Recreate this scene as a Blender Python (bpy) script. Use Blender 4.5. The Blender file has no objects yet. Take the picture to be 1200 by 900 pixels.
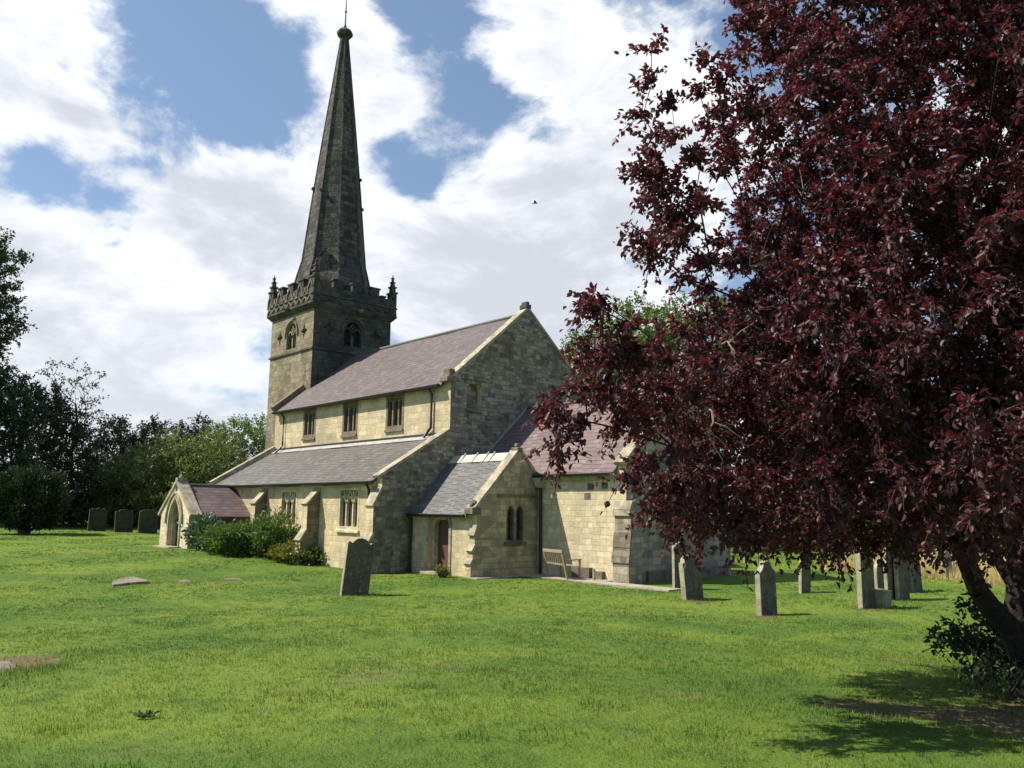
import bpy, bmesh, math, random
import numpy as np
from mathutils import Vector, Matrix
rnd = random.Random(7)
rng = np.random.default_rng(11)
S = bpy.context.scene
COL = S.collection
R_ = math.radians

# ------------------------------------------------------------------ camera
# X = east along the nave, Y = north, Z = up; origin at the south-east corner of the clerestory
CAM = np.array([25.6077, -20.05, 2.351])
YAW, PITCH, ROLL, FPX = 0.7404, 0.1533, 0.0118, 949.04      # focal length in pixels of a 1200 wide frame
fw = np.array([-math.cos(YAW)*math.cos(PITCH), math.sin(YAW)*math.cos(PITCH), math.sin(PITCH)])
rt0 = np.array([math.sin(YAW), math.cos(YAW), 0.0])
up0 = np.cross(rt0, fw)
rt = math.cos(ROLL)*rt0 + math.sin(ROLL)*up0
up = math.cos(ROLL)*up0 - math.sin(ROLL)*rt0
cd = bpy.data.cameras.new('camera')
cam = bpy.data.objects.new('camera', cd)
COL.objects.link(cam)
M4 = Matrix.Identity(4)
for i in range(3):
    M4[i][0], M4[i][1], M4[i][2], M4[i][3] = rt[i], up[i], -fw[i], CAM[i]
cam.matrix_world = M4
cd.sensor_width = 36
cd.lens = 36*FPX/1200
cd.clip_start, cd.clip_end = 0.1, 5000
S.camera = cam

# ------------------------------------------------------------------ world, sun, exposure
SUN_AZ, SUN_EL = 221.0, 50.0          # compass bearing and height
SKY_STRENGTH = 0.095
S.view_settings.view_transform = 'Standard'
S.view_settings.look = 'None'
S.view_settings.gamma = 1.0
S.view_settings.use_curve_mapping = False
S.view_settings.exposure = 0.58
sd = bpy.data.lights.new('sun', 'SUN')
sd.energy = 5.0
sd.angle = R_(0.5)
sd.color = (1.0, 0.915, 0.79)
sun = bpy.data.objects.new('sun', sd)
COL.objects.link(sun)
sv = Vector((math.sin(R_(SUN_AZ))*math.cos(R_(SUN_EL)), math.cos(R_(SUN_AZ))*math.cos(R_(SUN_EL)), math.sin(R_(SUN_EL))))
sun.rotation_euler = sv.to_track_quat('Z', 'Y').to_euler()
sun.location = (0, -40, 60)


class NT:
    """small helper round a node tree"""
    def __init__(s, tree):
        s.t = tree; tree.nodes.clear()

    def n(s, typ, ins=None, **kw):
        nd = s.t.nodes.new(typ)
        for k, v in kw.items():
            setattr(nd, k, v)
        for k, v in (ins or {}).items():
            if isinstance(v, bpy.types.NodeSocket):
                s.t.links.new(v, nd.inputs[k])
            else:
                nd.inputs[k].default_value = v
        return nd

    def math(s, op, a, b=0.0, clamp=False):
        nd = s.n('ShaderNodeMath', {0: a, 1: b}, operation=op, use_clamp=clamp)
        return nd.outputs[0]

    def vmath(s, op, a, b=(0, 0, 0)):
        nd = s.n('ShaderNodeVectorMath', {0: a, 1: b}, operation=op)
        return nd.outputs['Value'] if op in ('DOT_PRODUCT', 'LENGTH', 'DISTANCE') else nd.outputs['Vector']

    def mix(s, fac, a, b, blend='MIX'):
        nd = s.n('ShaderNodeMix', data_type='RGBA', blend_type=blend)
        for k, v in ((0, fac), (6, a), (7, b)):
            if isinstance(v, bpy.types.NodeSocket):
                s.t.links.new(v, nd.inputs[k])
            else:
                nd.inputs[k].default_value = v if k == 0 else (v if len(v) == 4 else (*v, 1))
        return nd.outputs[2]

    def noise(s, vec, scale, detail=4, rough=0.55, dist=0.0):
        nd = s.n('ShaderNodeTexNoise', {'Scale': scale, 'Detail': detail, 'Roughness': rough, 'Distortion': dist})
        if vec is not None:
            s.t.links.new(vec, nd.inputs['Vector'])
        return nd.outputs[0]

    def ramp(s, fac, stops):
        nd = s.n('ShaderNodeValToRGB', {0: fac})
        cr = nd.color_ramp
        while len(cr.elements) > 1:
            cr.elements.remove(cr.elements[-1])
        cr.elements[0].position = stops[0][0]; cr.elements[0].color = (*stops[0][1], 1)
        for p, c in stops[1:]:
            e = cr.elements.new(p); e.color = (*c, 1)
        return nd.outputs[0]

    def sstep(s, x, lo, hi):
        nd = s.n('ShaderNodeMapRange', {0: x, 1: lo, 2: hi, 3: 0.0, 4: 1.0}, interpolation_type='SMOOTHSTEP')
        return nd.outputs[0]


def ray(px, py):
    """direction through a point of the photograph, unit depth"""
    return fw + rt*(px-600)/FPX - up*(py-450)/FPX


def at(px, py, depth):
    return CAM + ray(px, py)*depth


def unit(v):
    v = np.asarray(v, float)
    return v/np.linalg.norm(v)


# world: Nishita sky with a deck of broken fair-weather cloud projected on a plane overhead
W = bpy.data.worlds.new('World')
S.world = W
W.use_nodes = True
w = NT(W.node_tree)
sky = w.n('ShaderNodeTexSky', sky_type='NISHITA', sun_disc=False, sun_elevation=R_(SUN_EL), sun_rotation=R_(SUN_AZ),
          air_density=1.0, dust_density=0.6, ozone_density=1.6)
tc = w.n('ShaderNodeTexCoord').outputs['Generated']
dirv = w.vmath('NORMALIZE', tc)
sep = w.n('ShaderNodeSeparateXYZ', {0: dirv})
dz = w.math('MAXIMUM', w.math('ADD', sep.outputs[2], 0.10), 0.03)
comb = w.n('ShaderNodeCombineXYZ', {0: w.math('DIVIDE', sep.outputs[0], dz), 1: w.math('DIVIDE', sep.outputs[1], dz), 2: 0.0})
pv = comb.outputs[0]
sq = w.vmath('MULTIPLY', dirv, (1.0, 1.0, 1.7))
n1 = w.noise(w.vmath('ADD', sq, (3.1, 0.4, 1.7)), 3.2, 9, 0.60, 0.35)
n2 = w.noise(w.vmath('ADD', sq, (0.3, 5.4, 2.7)), 11.0, 7, 0.58, 0.2)
dens = w.math('ADD', w.math('MULTIPLY', n1, 1.75), w.math('MULTIPLY', n2, 0.85))
dens = w.math('SUBTRACT', dens, 0.84)
# unseen sky behind viewer and overhead cleared of cloud to darken shaded faces
back = w.vmath('DOT_PRODUCT', dirv, tuple(unit((-0.74, 0.67, -0.15))))
dens = w.math('SUBTRACT', dens, w.math('MULTIPLY', w.sstep(back, 0.45, -0.1), 0.55))
# openings and banks, by direction in the sky (bearing/height of the photograph's clouds)
BANKS = [((50, 90), 0.10, 0.26), ((230, 290), 0.13, 0.26), ((130, 420), 0.2, 0.12), ((430, 50), 0.045, 0.26), ((380, 20), 0.05, 0.16), ((470, 140), 0.06, 0.22), ((330, 230), .08, .20),
         ((560, 330), 0.16, 0.24), ((660, 230), 0.09, 0.22), ((640, 50), 0.08, 0.26), ((760, 140), 0.12, 0.22), ((830, -40), 0.15, 0.15), ((-60, 300), .2, .10), ((30, 330), .06, .14),
         ((255, 85), 0.065, -0.40), ((200, 40), 0.06, -0.34), ((310, 150), 0.05, -0.26), ((165, 300), 0.05, -0.26), ((490, 222), 0.03, -0.26), ((550, 225), 0.03, -0.16),
         ((525, 45), 0.045, -0.36), ((570, 120), 0.045, -0.30), ((90, 215), 0.05, -0.26), ((490, 0), .04, -.24), ((640, 150), .035, -.24), ((20, 200), .04, -.18), ((330, 60), .03, -.1)]
for (px, py), rad, amt in BANKS:
    d = unit(ray(px, py))
    dist = w.vmath('DISTANCE', w.vmath('ADD', dirv, w.n('ShaderNodeCombineXYZ', {0: 0., 1: 0., 2: 0.}).outputs[0]), tuple(d))
    g = w.math('EXPONENT', w.math('MULTIPLY', w.math('POWER', w.math('DIVIDE', dist, rad), 2.0), -1.0))
    dens = w.math('ADD', dens, w.math('MULTIPLY', g, amt))
mask = w.sstep(dens, 0.36, 0.62)
thick = w.sstep(dens, 0.50, 1.05)
n3 = w.noise(w.vmath('MULTIPLY', dirv, (1.0, 1.0, 2.2)), 5.0, 6, 0.6, 0.4)
lowb = w.sstep(sep.outputs[2], 0.48, 0.12)
shade = w.sstep(w.math('ADD', w.math('ADD', w.math('MULTIPLY', n3, 0.95), w.math('MULTIPLY', thick, 0.16)), w.math('MULTIPLY', lowb, 0.10)), 0.44, 0.74)
ccol = w.mix(shade, (7.7, 7.85, 8.05), (4.9, 5.15, 5.7))
skyc = w.mix(0.30, w.mix(1.0, sky.outputs[0], (0.95, 1.0, 1.0), 'MULTIPLY'), (2.4, 3.3, 4.9))
col = w.mix(w.math('MULTIPLY', mask, 0.97), skyc, ccol)
hz = w.sstep(sep.outputs[2], 0.30, -0.02)
col = w.mix(w.math('MULTIPLY', hz, 0.35), col, (6.0, 6.3, 6.8))
bg = w.n('ShaderNodeBackground', {'Color': col, 'Strength': SKY_STRENGTH})
wo = w.n('ShaderNodeOutputWorld', {'Surface': bg.outputs[0]})


# ------------------------------------------------------------------ materials
def new_mat(name):
    m = bpy.data.materials.new(name)
    m.use_nodes = True
    return m, NT(m.node_tree)


def finish(t, **ins):
    nrm = ins.pop('Normal', None)
    b = t.n('ShaderNodeBsdfPrincipled', {k.replace('_', ' '): v for k, v in ins.items()})
    if nrm is not None:
        t.t.links.new(nrm, b.inputs['Normal'])
    t.n('ShaderNodeOutputMaterial', {'Surface': b.outputs[0]})
    return b


def stone(name, c1, c2, mortar, bw, bh, stain, amount, bump=0.5, msize=0.012, lichen=None, lo=0.42, hi=0.66, warp=0.035, streak=0.35):
    m, t = new_mat(name)
    uv = t.n('ShaderNodeUVMap').outputs[0]
    pos = t.n('ShaderNodeNewGeometry').outputs['Position']
    nv = t.n('ShaderNodeTexNoise', {'Vector': pos, 'Scale': 3.0, 'Detail': 2}).outputs[1]
    wv = t.vmath('ADD', uv, t.vmath('MULTIPLY', t.vmath('SUBTRACT', nv, (.5, .5, .5)), (warp*2, warp*2, 0)))
    def bricks(w_, h_, off):
        return t.n('ShaderNodeTexBrick', {'Vector': t.vmath('ADD', wv, (off, off*.7, 0)), 'Color1': (0, 0, 0, 1), 'Color2': (1, 1, 1, 1), 'Mortar': (0.5, 0.5, 0.5, 1), 'Scale': 1.0,
                                          'Mortar Size': msize, 'Mortar Smooth': 0.4, 'Bias': 0.0, 'Brick Width': w_, 'Row Height': h_}, offset=0.42, offset_frequency=2, squash=0.7, squash_frequency=3)
    b1, b2 = bricks(bw, bh, 0.0), bricks(bw*.72, bh*.78, 3.37)
    sel = t.sstep(t.noise(t.vmath('MULTIPLY', pos, (.6, .6, 1.3)), 0.9, 2), 0.49, 0.51)
    cell = t.n('ShaderNodeSeparateColor', {0: t.mix(sel, b1.outputs[0], b2.outputs[0])}).outputs[0]
    mort = t.math('ADD', t.math('MULTIPLY', b1.outputs[1], t.math('SUBTRACT', 1.0, sel)), t.math('MULTIPLY', b2.outputs[1], sel))
    mid = tuple((a+b)/2*1.02 for a, b in zip(c1, c2))
    base = t.ramp(cell, [(0.0, tuple(min(.8, c*1.12) for c in c1)), (0.3, c1), (0.6, mid), (1.0, c2)])
    fine = t.noise(pos, 9.0, 6, 0.65)
    base = t.mix(t.math('MULTIPLY', t.sstep(fine, 0.35, 0.75), 0.35), base, tuple(c*0.62 for c in c2))
    big = t.noise(t.vmath('MULTIPLY', pos, (1.0, 1.0, 0.55)), 0.55, 6, 0.62, 0.3)
    med = t.noise(pos, 2.4, 6, 0.66)
    sm = t.sstep(t.math('ADD', t.math('MULTIPLY', big, 0.6), t.math('MULTIPLY', med, 0.42)), lo, hi)
    base = t.mix(t.math('MULTIPLY', sm, amount), base, stain)
    strk = t.noise(t.vmath('MULTIPLY', pos, (4.0, 4.0, 0.45)), 1.0, 5, 0.65)
    base = t.mix(t.math('MULTIPLY', t.sstep(strk, 0.54, 0.72), streak), base, tuple(c*.55 for c in stain))
    speck = t.noise(pos, 26.0, 3, 0.7)
    base = t.mix(t.math('MULTIPLY', t.sstep(speck, 0.56, 0.76), 0.45), base, tuple(c*.5 for c in c2))
    if lichen:
        ln = t.noise(pos, 5.5, 5, 0.7, 0.4)
        base = t.mix(t.math('MULTIPLY', t.sstep(ln, 0.60, 0.72), 0.6), base, lichen)
    base = t.mix(t.math('MULTIPLY', mort, 0.5), base, mortar)
    h = t.math('SUBTRACT', t.math('ADD', t.math('ADD', t.math('MULTIPLY', fine, 0.9), t.math('MULTIPLY', med, 0.6)), t.math('MULTIPLY', cell, 0.35)), t.math('MULTIPLY', mort, 0.7))
    bp = t.n('ShaderNodeBump', {'Strength': bump, 'Distance': 0.03, 'Height': h})
    finish(t, Base_Color=base, Roughness=0.92, Specular_IOR_Level=0.2, Normal=bp.outputs[0])
    return m


def slate(name, c1, c2, patch, pale, rows=0.23, wid=0.30):
    m, t = new_mat(name)
    uv = t.n('ShaderNodeUVMap').outputs[0]
    pos = t.n('ShaderNodeNewGeometry').outputs['Position']
    br = t.n('ShaderNodeTexBrick', {'Vector': uv, 'Color1': (0, 0, 0, 1), 'Color2': (1, 1, 1, 1), 'Mortar': (0.2, 0.2, 0.2, 1), 'Scale': 1.0,
                                    'Mortar Size': 0.006, 'Mortar Smooth': 0.2, 'Bias': 0.0, 'Brick Width': wid, 'Row Height': rows}, offset=0.5, offset_frequency=2)
    cell = t.n('ShaderNodeSeparateColor', {0: br.outputs[0]}).outputs[0]
    base = t.ramp(cell, [(0.0, tuple(c*.8 for c in c1)), (.5, c1), (1.0, tuple(c*1.12 for c in c2))])
    big = t.noise(pos, 0.7, 5, 0.6, 0.5)
    base = t.mix(t.math('MULTIPLY', t.sstep(big, 0.42, 0.68), 0.6), base, patch)
    st = t.noise(t.vmath('MULTIPLY', pos, (2.0, .6, .6)), 1.6, 6, 0.7)
    base = t.mix(t.math('MULTIPLY', t.sstep(st, 0.58, 0.75), 0.5), base, pale)
    sp = t.noise(pos, 14.0, 4, 0.7)
    base = t.mix(t.math('MULTIPLY', t.sstep(sp, 0.5, 0.8), 0.4), base, tuple(c*0.6 for c in c1))
    v = t.n('ShaderNodeSeparateXYZ', {0: uv}).outputs[1]
    saw = t.math('FRACT', t.math('DIVIDE', v, rows))
    lip = t.sstep(saw, 0.80, 1.0)
    base = t.mix(t.math('MULTIPLY', lip, 0.6), base, tuple(c*0.35 for c in c1))
    odd = t.math('MULTIPLY', t.sstep(cell, 0.93, 0.95), 0.5)
    base = t.mix(odd, base, tuple(c*0.5 for c in c1))
    h = t.math('ADD', t.math('SUBTRACT', t.math('MULTIPLY', saw, -1.0), t.math('MULTIPLY', br.outputs[1], 0.8)), t.math('MULTIPLY', cell, 0.5))
    bp = t.n('ShaderNodeBump', {'Strength': 0.8, 'Distance': 0.025, 'Height': h})
    finish(t, Base_Color=base, Roughness=0.62, Specular_IOR_Level=0.4, Normal=bp.outputs[0])
    return m


def plain(name, c, rough=0.8, var=0.25, scale=4.0, spec=0.3, metallic=0.0, bump=0.2, c2=None, lichen=None):
    m, t = new_mat(name)
    pos = t.n('ShaderNodeNewGeometry').outputs['Position']
    n = t.noise(pos, scale, 6, 0.65)
    c2 = c2 or tuple(x*(1-var) for x in c)
    base = t.mix(t.sstep(n, 0.3, 0.7), c, c2)
    if lichen:
        ln = t.noise(pos, 13.0, 5, 0.7, 0.5)
        base = t.mix(t.math('MULTIPLY', t.sstep(ln, 0.57, 0.66), 0.75), base, lichen)
        st_ = t.noise(t.vmath('MULTIPLY', pos, (6, 6, .8)), 1.0, 5, .6)
        base = t.mix(t.math('MULTIPLY', t.sstep(st_, 0.5, 0.7), 0.5), base, tuple(q*.5 for q in c2))
    bp = t.n('ShaderNodeBump', {'Strength': bump, 'Distance': 0.02, 'Height': t.noise(pos, scale*6, 4, 0.6)})
    finish(t, Base_Color=base, Roughness=rough, Specular_IOR_Level=spec, Metallic=metallic, Normal=bp.outputs[0])
    return m


def planks(name, c1, c2, wid=0.14):
    m, t = new_mat(name)
    uv = t.n('ShaderNodeUVMap').outputs[0]
    pos = t.n('ShaderNodeNewGeometry').outputs['Position']
    u = t.n('ShaderNodeSeparateXYZ', {0: uv}).outputs[0]
    fr = t.math('FRACT', t.math('DIVIDE', u, wid))
    gap = t.sstep(t.math('ABSOLUTE', t.math('SUBTRACT', fr, 0.5)), 0.44, 0.5)
    n = t.noise(t.vmath('MULTIPLY', pos, (9, 9, 0.8)), 2.0, 6, 0.6)
    base = t.mix(t.math('MULTIPLY', gap, 0.8), t.mix(n, c1, c2), tuple(c*0.25 for c in c1))
    bp = t.n('ShaderNodeBump', {'Strength': 0.4, 'Distance': 0.01, 'Height': t.math('SUBTRACT', n, gap)})
    finish(t, Base_Color=base, Roughness=0.75, Specular_IOR_Level=0.3, Normal=bp.outputs[0])
    return m


def leaded(name):
    m, t = new_mat(name)
    uv = t.n('ShaderNodeUVMap').outputs[0]
    a = t.n('ShaderNodeSeparateXYZ', {0: uv})
    s1 = t.math('FRACT', t.math('MULTIPLY', t.math('ADD', a.outputs[0], a.outputs[1]), 6.0))
    s2 = t.math('FRACT', t.math('MULTIPLY', t.math('SUBTRACT', a.outputs[0], a.outputs[1]), 6.0))
    lead = t.math('MAXIMUM', t.sstep(t.math('ABSOLUTE', t.math('SUBTRACT', s1, .5)), .42, .47), t.sstep(t.math('ABSOLUTE', t.math('SUBTRACT', s2, .5)), .42, .47))
    pos = t.n('ShaderNodeNewGeometry').outputs['Position']
    n = t.noise(pos, 5.0, 3)
    base = t.mix(lead, t.mix(n, (.015, .02, .025), (.05, .06, .065)), (.05, .05, .05))
    bp = t.n('ShaderNodeBump', {'Strength': 0.3, 'Distance': 0.02, 'Height': n})
    finish(t, Base_Color=base, Roughness=t.math('ADD', t.math('MULTIPLY', lead, .5), .15), Specular_IOR_Level=0.5, Normal=bp.outputs[0])
    return m


def leafmat(name, c1, c2, trans, tfac=0.35, rough=0.45, spec=0.4):
    """leaf colour varies leaf by leaf with the mesh attribute «tint»"""
    m, t = new_mat(name)
    at_ = t.n('ShaderNodeAttribute', attribute_name='tint').outputs['Fac']
    base = t.mix(at_, c1, c2)
    pr = t.n('ShaderNodeBsdfPrincipled', {'Base Color': base, 'Roughness': rough, 'Specular IOR Level': spec})
    tr = t.n('ShaderNodeBsdfTranslucent', {'Color': t.mix(at_, tuple(x*.8 for x in trans), tuple(min(1, x*1.2) for x in trans))})
    mx = t.n('ShaderNodeMixShader', {0: tfac, 1: pr.outputs[0], 2: tr.outputs[0]})
    t.n('ShaderNodeOutputMaterial', {'Surface': mx.outputs[0]})
    return m


def lawn_colour(t, pos):
    a = t.noise(pos, 0.22, 5, 0.6, 0.6)
    b = t.noise(pos, 1.1, 6, 0.65, 0.4)
    c = t.noise(pos, 6.0, 5, 0.7)
    col = t.mix(t.sstep(a, 0.35, 0.65), (0.073, 0.140, 0.019), (0.144, 0.206, 0.029))
    col = t.mix(t.math('MULTIPLY', t.sstep(b, 0.50, 0.70), 0.75), col, (0.060, 0.116, 0.019))
    col = t.mix(t.math('MULTIPLY', t.sstep(c, 0.55, 0.75), 0.5), col, (0.15, 0.19, 0.045))
    d = t.noise(t.vmath('ADD', pos, (31, 7, 0)), 0.6, 5, 0.6, 0.5)
    col = t.mix(t.math('MULTIPLY', t.sstep(d, 0.62, 0.74), 0.5), col, (0.16, 0.165, 0.06))
    return col


def bare_mask(t, pos, spots):
    nz = t.noise(pos, 1.6, 5, 0.65)
    tot = None
    for (x, y, r) in spots:
        d = t.vmath('DISTANCE', t.vmath('MULTIPLY', pos, (1, 1, 0)), (x, y, 0))
        v = t.sstep(t.math('ADD', t.math('DIVIDE', d, r), t.math('MULTIPLY', t.math('SUBTRACT', nz, .5), 1.6)), 1.05, 0.75)
        tot = v if tot is None else t.math('MAXIMUM', tot, v)
    return tot


M = {}
M['warm'] = stone('ashlar_cream', (.64, .53, .325), (.48, .395, .245), (.38, .32, .21), .48, .27, (.31, .265, .19), .62, lichen=(.26, .24, .19), lo=.47, hi=.62)
M['pale'] = stone('ashlar_pale', (.68, .58, .385), (.54, .455, .295), (.33, .28, .19), .46, .25, (.36, .31, .22), .55, lichen=(.34, .31, .24), lo=.47, hi=.62)
M['clere'] = stone('ashlar_weathered_cream', (.63, .53, .34), (.49, .41, .265), (.31, .26, .17), .62, .31, (.24, .21, .15), .6, lichen=(.20, .19, .15))
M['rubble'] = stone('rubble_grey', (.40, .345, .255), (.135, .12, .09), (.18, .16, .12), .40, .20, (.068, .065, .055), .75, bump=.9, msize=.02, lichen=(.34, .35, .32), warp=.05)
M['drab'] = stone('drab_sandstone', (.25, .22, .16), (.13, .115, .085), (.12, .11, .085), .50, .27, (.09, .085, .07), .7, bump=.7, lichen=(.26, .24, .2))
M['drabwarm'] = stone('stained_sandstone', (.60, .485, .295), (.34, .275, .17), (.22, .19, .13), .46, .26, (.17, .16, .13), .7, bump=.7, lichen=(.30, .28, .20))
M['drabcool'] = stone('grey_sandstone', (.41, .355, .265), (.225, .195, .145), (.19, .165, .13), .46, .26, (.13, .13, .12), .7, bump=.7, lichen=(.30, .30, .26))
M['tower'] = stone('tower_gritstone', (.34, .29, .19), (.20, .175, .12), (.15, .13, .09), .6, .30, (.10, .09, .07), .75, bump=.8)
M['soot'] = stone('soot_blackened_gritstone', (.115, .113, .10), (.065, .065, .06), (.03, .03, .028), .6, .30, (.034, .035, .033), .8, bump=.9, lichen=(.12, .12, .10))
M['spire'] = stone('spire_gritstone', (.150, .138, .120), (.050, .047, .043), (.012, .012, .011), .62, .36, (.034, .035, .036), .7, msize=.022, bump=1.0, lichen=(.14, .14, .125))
M['coping'] = plain('coping_stone', (.46, .41, .29), .9, scale=3, c2=(.20, .18, .13), bump=.5)
M['trim'] = plain('window_stone', (.44, .37, .24), .9, scale=3.5, c2=(.27, .22, .15), bump=.4)
M['darktrim'] = plain('weathered_trim', (.22, .18, .125), .9, scale=4, c2=(.12, .10, .075), bump=.4)
M['slate_nave'] = slate('slate_purple_grey', (.112, .092, .090), (.150, .126, .120), (.138, .108, .104), (.20, .18, .16))
M['slate_aisle'] = slate('slate_grey', (.105, .099, .088), (.145, .138, .122), (.128, .108, .10), (.20, .192, .155))
M['slate_chancel'] = slate('slate_plum', (.16, .112, .110), (.21, .152, .147), (.185, .130, .128), (.25, .21, .195))
M['slate_porch'] = slate('slate_dark_plum', (.12, .085, .085), (.17, .125, .12), (.14, .095, .095), (.21, .18, .17))
M['slate_vestry'] = slate('slate_blue_grey', (.112, .113, .108), (.155, .152, .144), (.128, .124, .117), (.19, .184, .16))
M['lead'] = plain('lead_flashing', (.40, .40, .38), .6, scale=2.5, c2=(.24, .24, .23), spec=.5)
M['leadcream'] = plain('weathered_lead', (.58, .55, .44), .65, scale=2.5, c2=(.38, .36, .29), spec=.5)
M['nearblack'] = plain('near_black', (.035, .035, .038), .6, scale=3, spec=.4)
M['iron'] = plain('cast_iron', (.02, .02, .022), .45, scale=8, spec=.5)
M['glass'] = leaded('leaded_glass')
M['door'] = planks('door_boards', (.125, .062, .05), (.085, .042, .034))
M['gate'] = planks('gate_boards', (.17, .115, .06), (.10, .07, .04), .11)
M['teak'] = plain('weathered_teak', (.36, .30, .20), .85, scale=12, c2=(.22, .18, .12))
M['headstone'] = plain('headstone_olive', (.145, .125, .08), .93, scale=4.5, c2=(.08, .072, .05), bump=.6, lichen=(.36, .34, .25))
M['headpale'] = plain('headstone_pale', (.33, .30, .22), .93, scale=5, c2=(.17, .155, .11), bump=.6, lichen=(.36, .34, .25))
M['headgrey'] = plain('headstone_grey', (.15, .135, .11), .93, scale=4.5, c2=(.075, .07, .058), bump=.6, lichen=(.36, .34, .25))
M['headshade'] = plain('headstone_shade', (.075, .072, .05), .95, scale=4, c2=(.04, .04, .03), bump=.6)  # tree shade over the far stones, put into a darker colour
M['headlitedge'] = plain('headstone_lit_edge', (.42, .38, .27), .93, scale=5, c2=(.24, .22, .155), bump=.6, lichen=(.36, .34, .25))  # paler copy for edges, sunlight put into the colour
M['slab'] = plain('slab_stone', (.24, .21, .165), .93, scale=3, c2=(.15, .135, .105), bump=.6, lichen=(.36, .34, .25))
M['trough'] = plain('trough_stone', (.20, .17, .135), .93, scale=6, c2=(.12, .10, .08), bump=.6)
M['paving'] = stone('paving', (.42, .39, .31), (.33, .30, .24), (.14, .14, .10), .6, .45, (.22, .20, .15), .5)
M['bark'] = plain('bark_dark', (.045, .036, .030), .95, scale=9, c2=(.02, .017, .015), bump=1.0)
M['twig'] = plain('twig_bark', (.10, .075, .06), .9, scale=9, c2=(.05, .035, .03), bump=.4)
M['deadtwig'] = plain('dead_twig', (.30, .25, .19), .9, scale=9, c2=(.18, .15, .11), bump=.3)
M['barkgrey'] = plain('bark_grey', (.10, .09, .075), .95, scale=5, c2=(.05, .045, .04), bump=.8)
M['plum'] = leafmat('plum_leaf', (.026, .012, .015), (.118, .048, .058), (.20, .022, .036), .26, .50, .38)
M['leafdark'] = leafmat('leaf_dark', (.036, .054, .024), (.068, .096, .038), (.05, .09, .02), .22)
M['leafyew'] = leafmat('leaf_yew', (.026, .042, .021), (.055, .078, .034), (.03, .05, .015), .15)
M['leafmid'] = leafmat('leaf_mid', (.10, .13, .042), (.18, .21, .070), (.2, .26, .05), .34)
M['leafbright'] = leafmat('leaf_bright', (.080, .132, .032), (.14, .195, .058), (.2, .3, .05), .32)
M['leafpale'] = leafmat('leaf_pale', (.09, .10, .045), (.16, .17, .08), (.2, .24, .08), .32)
M['leafshrub'] = leafmat('leaf_shrub', (.075, .125, .032), (.14, .205, .06), (.12, .22, .03), .28)
M['leafgreyshrub'] = leafmat('leaf_grey_shrub', (.06, .095, .055), (.10, .145, .085), (.1, .18, .06), .25)
M['leafyellow'] = leafmat('leaf_yellow', (.10, .13, .025), (.17, .17, .03), (.25, .25, .03), .3)
M['litter'] = leafmat('fallen_leaf', (.10, .065, .035), (.22, .15, .08), (.1, .06, .03), .1, .7, .2)
M['petal'] = leafmat('petal_orange', (.36, .20, .05), (.45, .30, .07), (.4, .2, .04), .3)
M['straw'] = leafmat('straw', (.56, .46, .21), (.70, .60, .33), (.6, .5, .25), .4, .7, .2)
M['bird'] = plain('feathers', (.02, .02, .022), .7)

BARE = [(22.1, -12.2, .5), (22.8, -11.8, .7), (23.4, -11.3, 1.3), (24.3, -10.6, 1.6), (23.4, -10.2, 1.0), (24.9, -11.9, 1.0), (13.9, -17.6, .7), (22.4, -7.4, .8),
        (13.1, -17.3, .5), (-0.3, -8.6, .7), (-1.2, -9.4, .5), (12.6, -1.3, .35), (15.6, -3.0, .35), (16.3, .6, .5), (19.6, -1.9, .35)]
mg, t = new_mat('lawn')
pos = t.n('ShaderNodeNewGeometry').outputs['Position']
lc = lawn_colour(t, pos)
soil = t.mix(t.noise(pos, 5, 5, .7), (.17, .13, .08), (.075, .058, .036))
lc = t.mix(t.math('MULTIPLY', bare_mask(t, pos, BARE), .8), lc, soil)
hb = t.math('ADD', t.noise(pos, 22, 5, .7), t.math('MULTIPLY', t.noise(pos, 5, 4, .6), 1.2))
finish(t, Base_Color=lc, Roughness=.9, Specular_IOR_Level=.15, Normal=t.n('ShaderNodeBump', {'Strength': .7, 'Distance': .06, 'Height': hb}).outputs[0])
M['lawn'] = mg
mb, t = new_mat('grass_blade')
pos = t.n('ShaderNodeNewGeometry').outputs['Position']
tint = t.n('ShaderNodeAttribute', attribute_name='tint').outputs['Fac']
lc = lawn_colour(t, pos)
lc = t.mix(t.math('MULTIPLY', bare_mask(t, pos, BARE), .6), lc, (.20, .17, .07))
lc = t.mix(1.0, lc, t.ramp(tint, [(0, (.82, .82, .82)), (.85, (1.2, 1.16, 1.08)), (1, (1.6, 1.45, 1.35))]), 'MULTIPLY')
pr = t.n('ShaderNodeBsdfPrincipled', {'Base Color': lc, 'Roughness': .55, 'Specular IOR Level': .3})
tr = t.n('ShaderNodeBsdfTranslucent', {'Color': t.mix(1.0, lc, (1.7, 1.7, 1.2), 'MULTIPLY')})
t.n('ShaderNodeOutputMaterial', {'Surface': t.n('ShaderNodeMixShader', {0: .3, 1: pr.outputs[0], 2: tr.outputs[0]}).outputs[0]})
M['blade'] = mb


# ------------------------------------------------------------------ terrain
def T(x, y):
    x = np.asarray(x, float); y = np.asarray(y, float)
    d = np.hypot(x-CAM[0], y-CAM[1])
    u = np.clip((d-2)/20, 0, 1)
    z = .75*(1-u*u*(3-2*u))
    wv = np.clip(-(x+1.0)/12.0, 0, 1)
    z = z + .47*wv*wv*(3-2*wv) + .33*np.clip((-x-13)/27, 0, 1)
    far = np.clip((d-70)/200, 0, 1)
    z = z + (0.018*np.sin(x*1.3+y*.7)+.02*np.sin(y*1.1-x*.45+1)+.025*np.sin(.37*x+.29*y))*np.clip((d-1)/6, 0, 1)*(1-.0*far)
    return z


def gz(x, y):
    return float(T(x, y))


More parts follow.
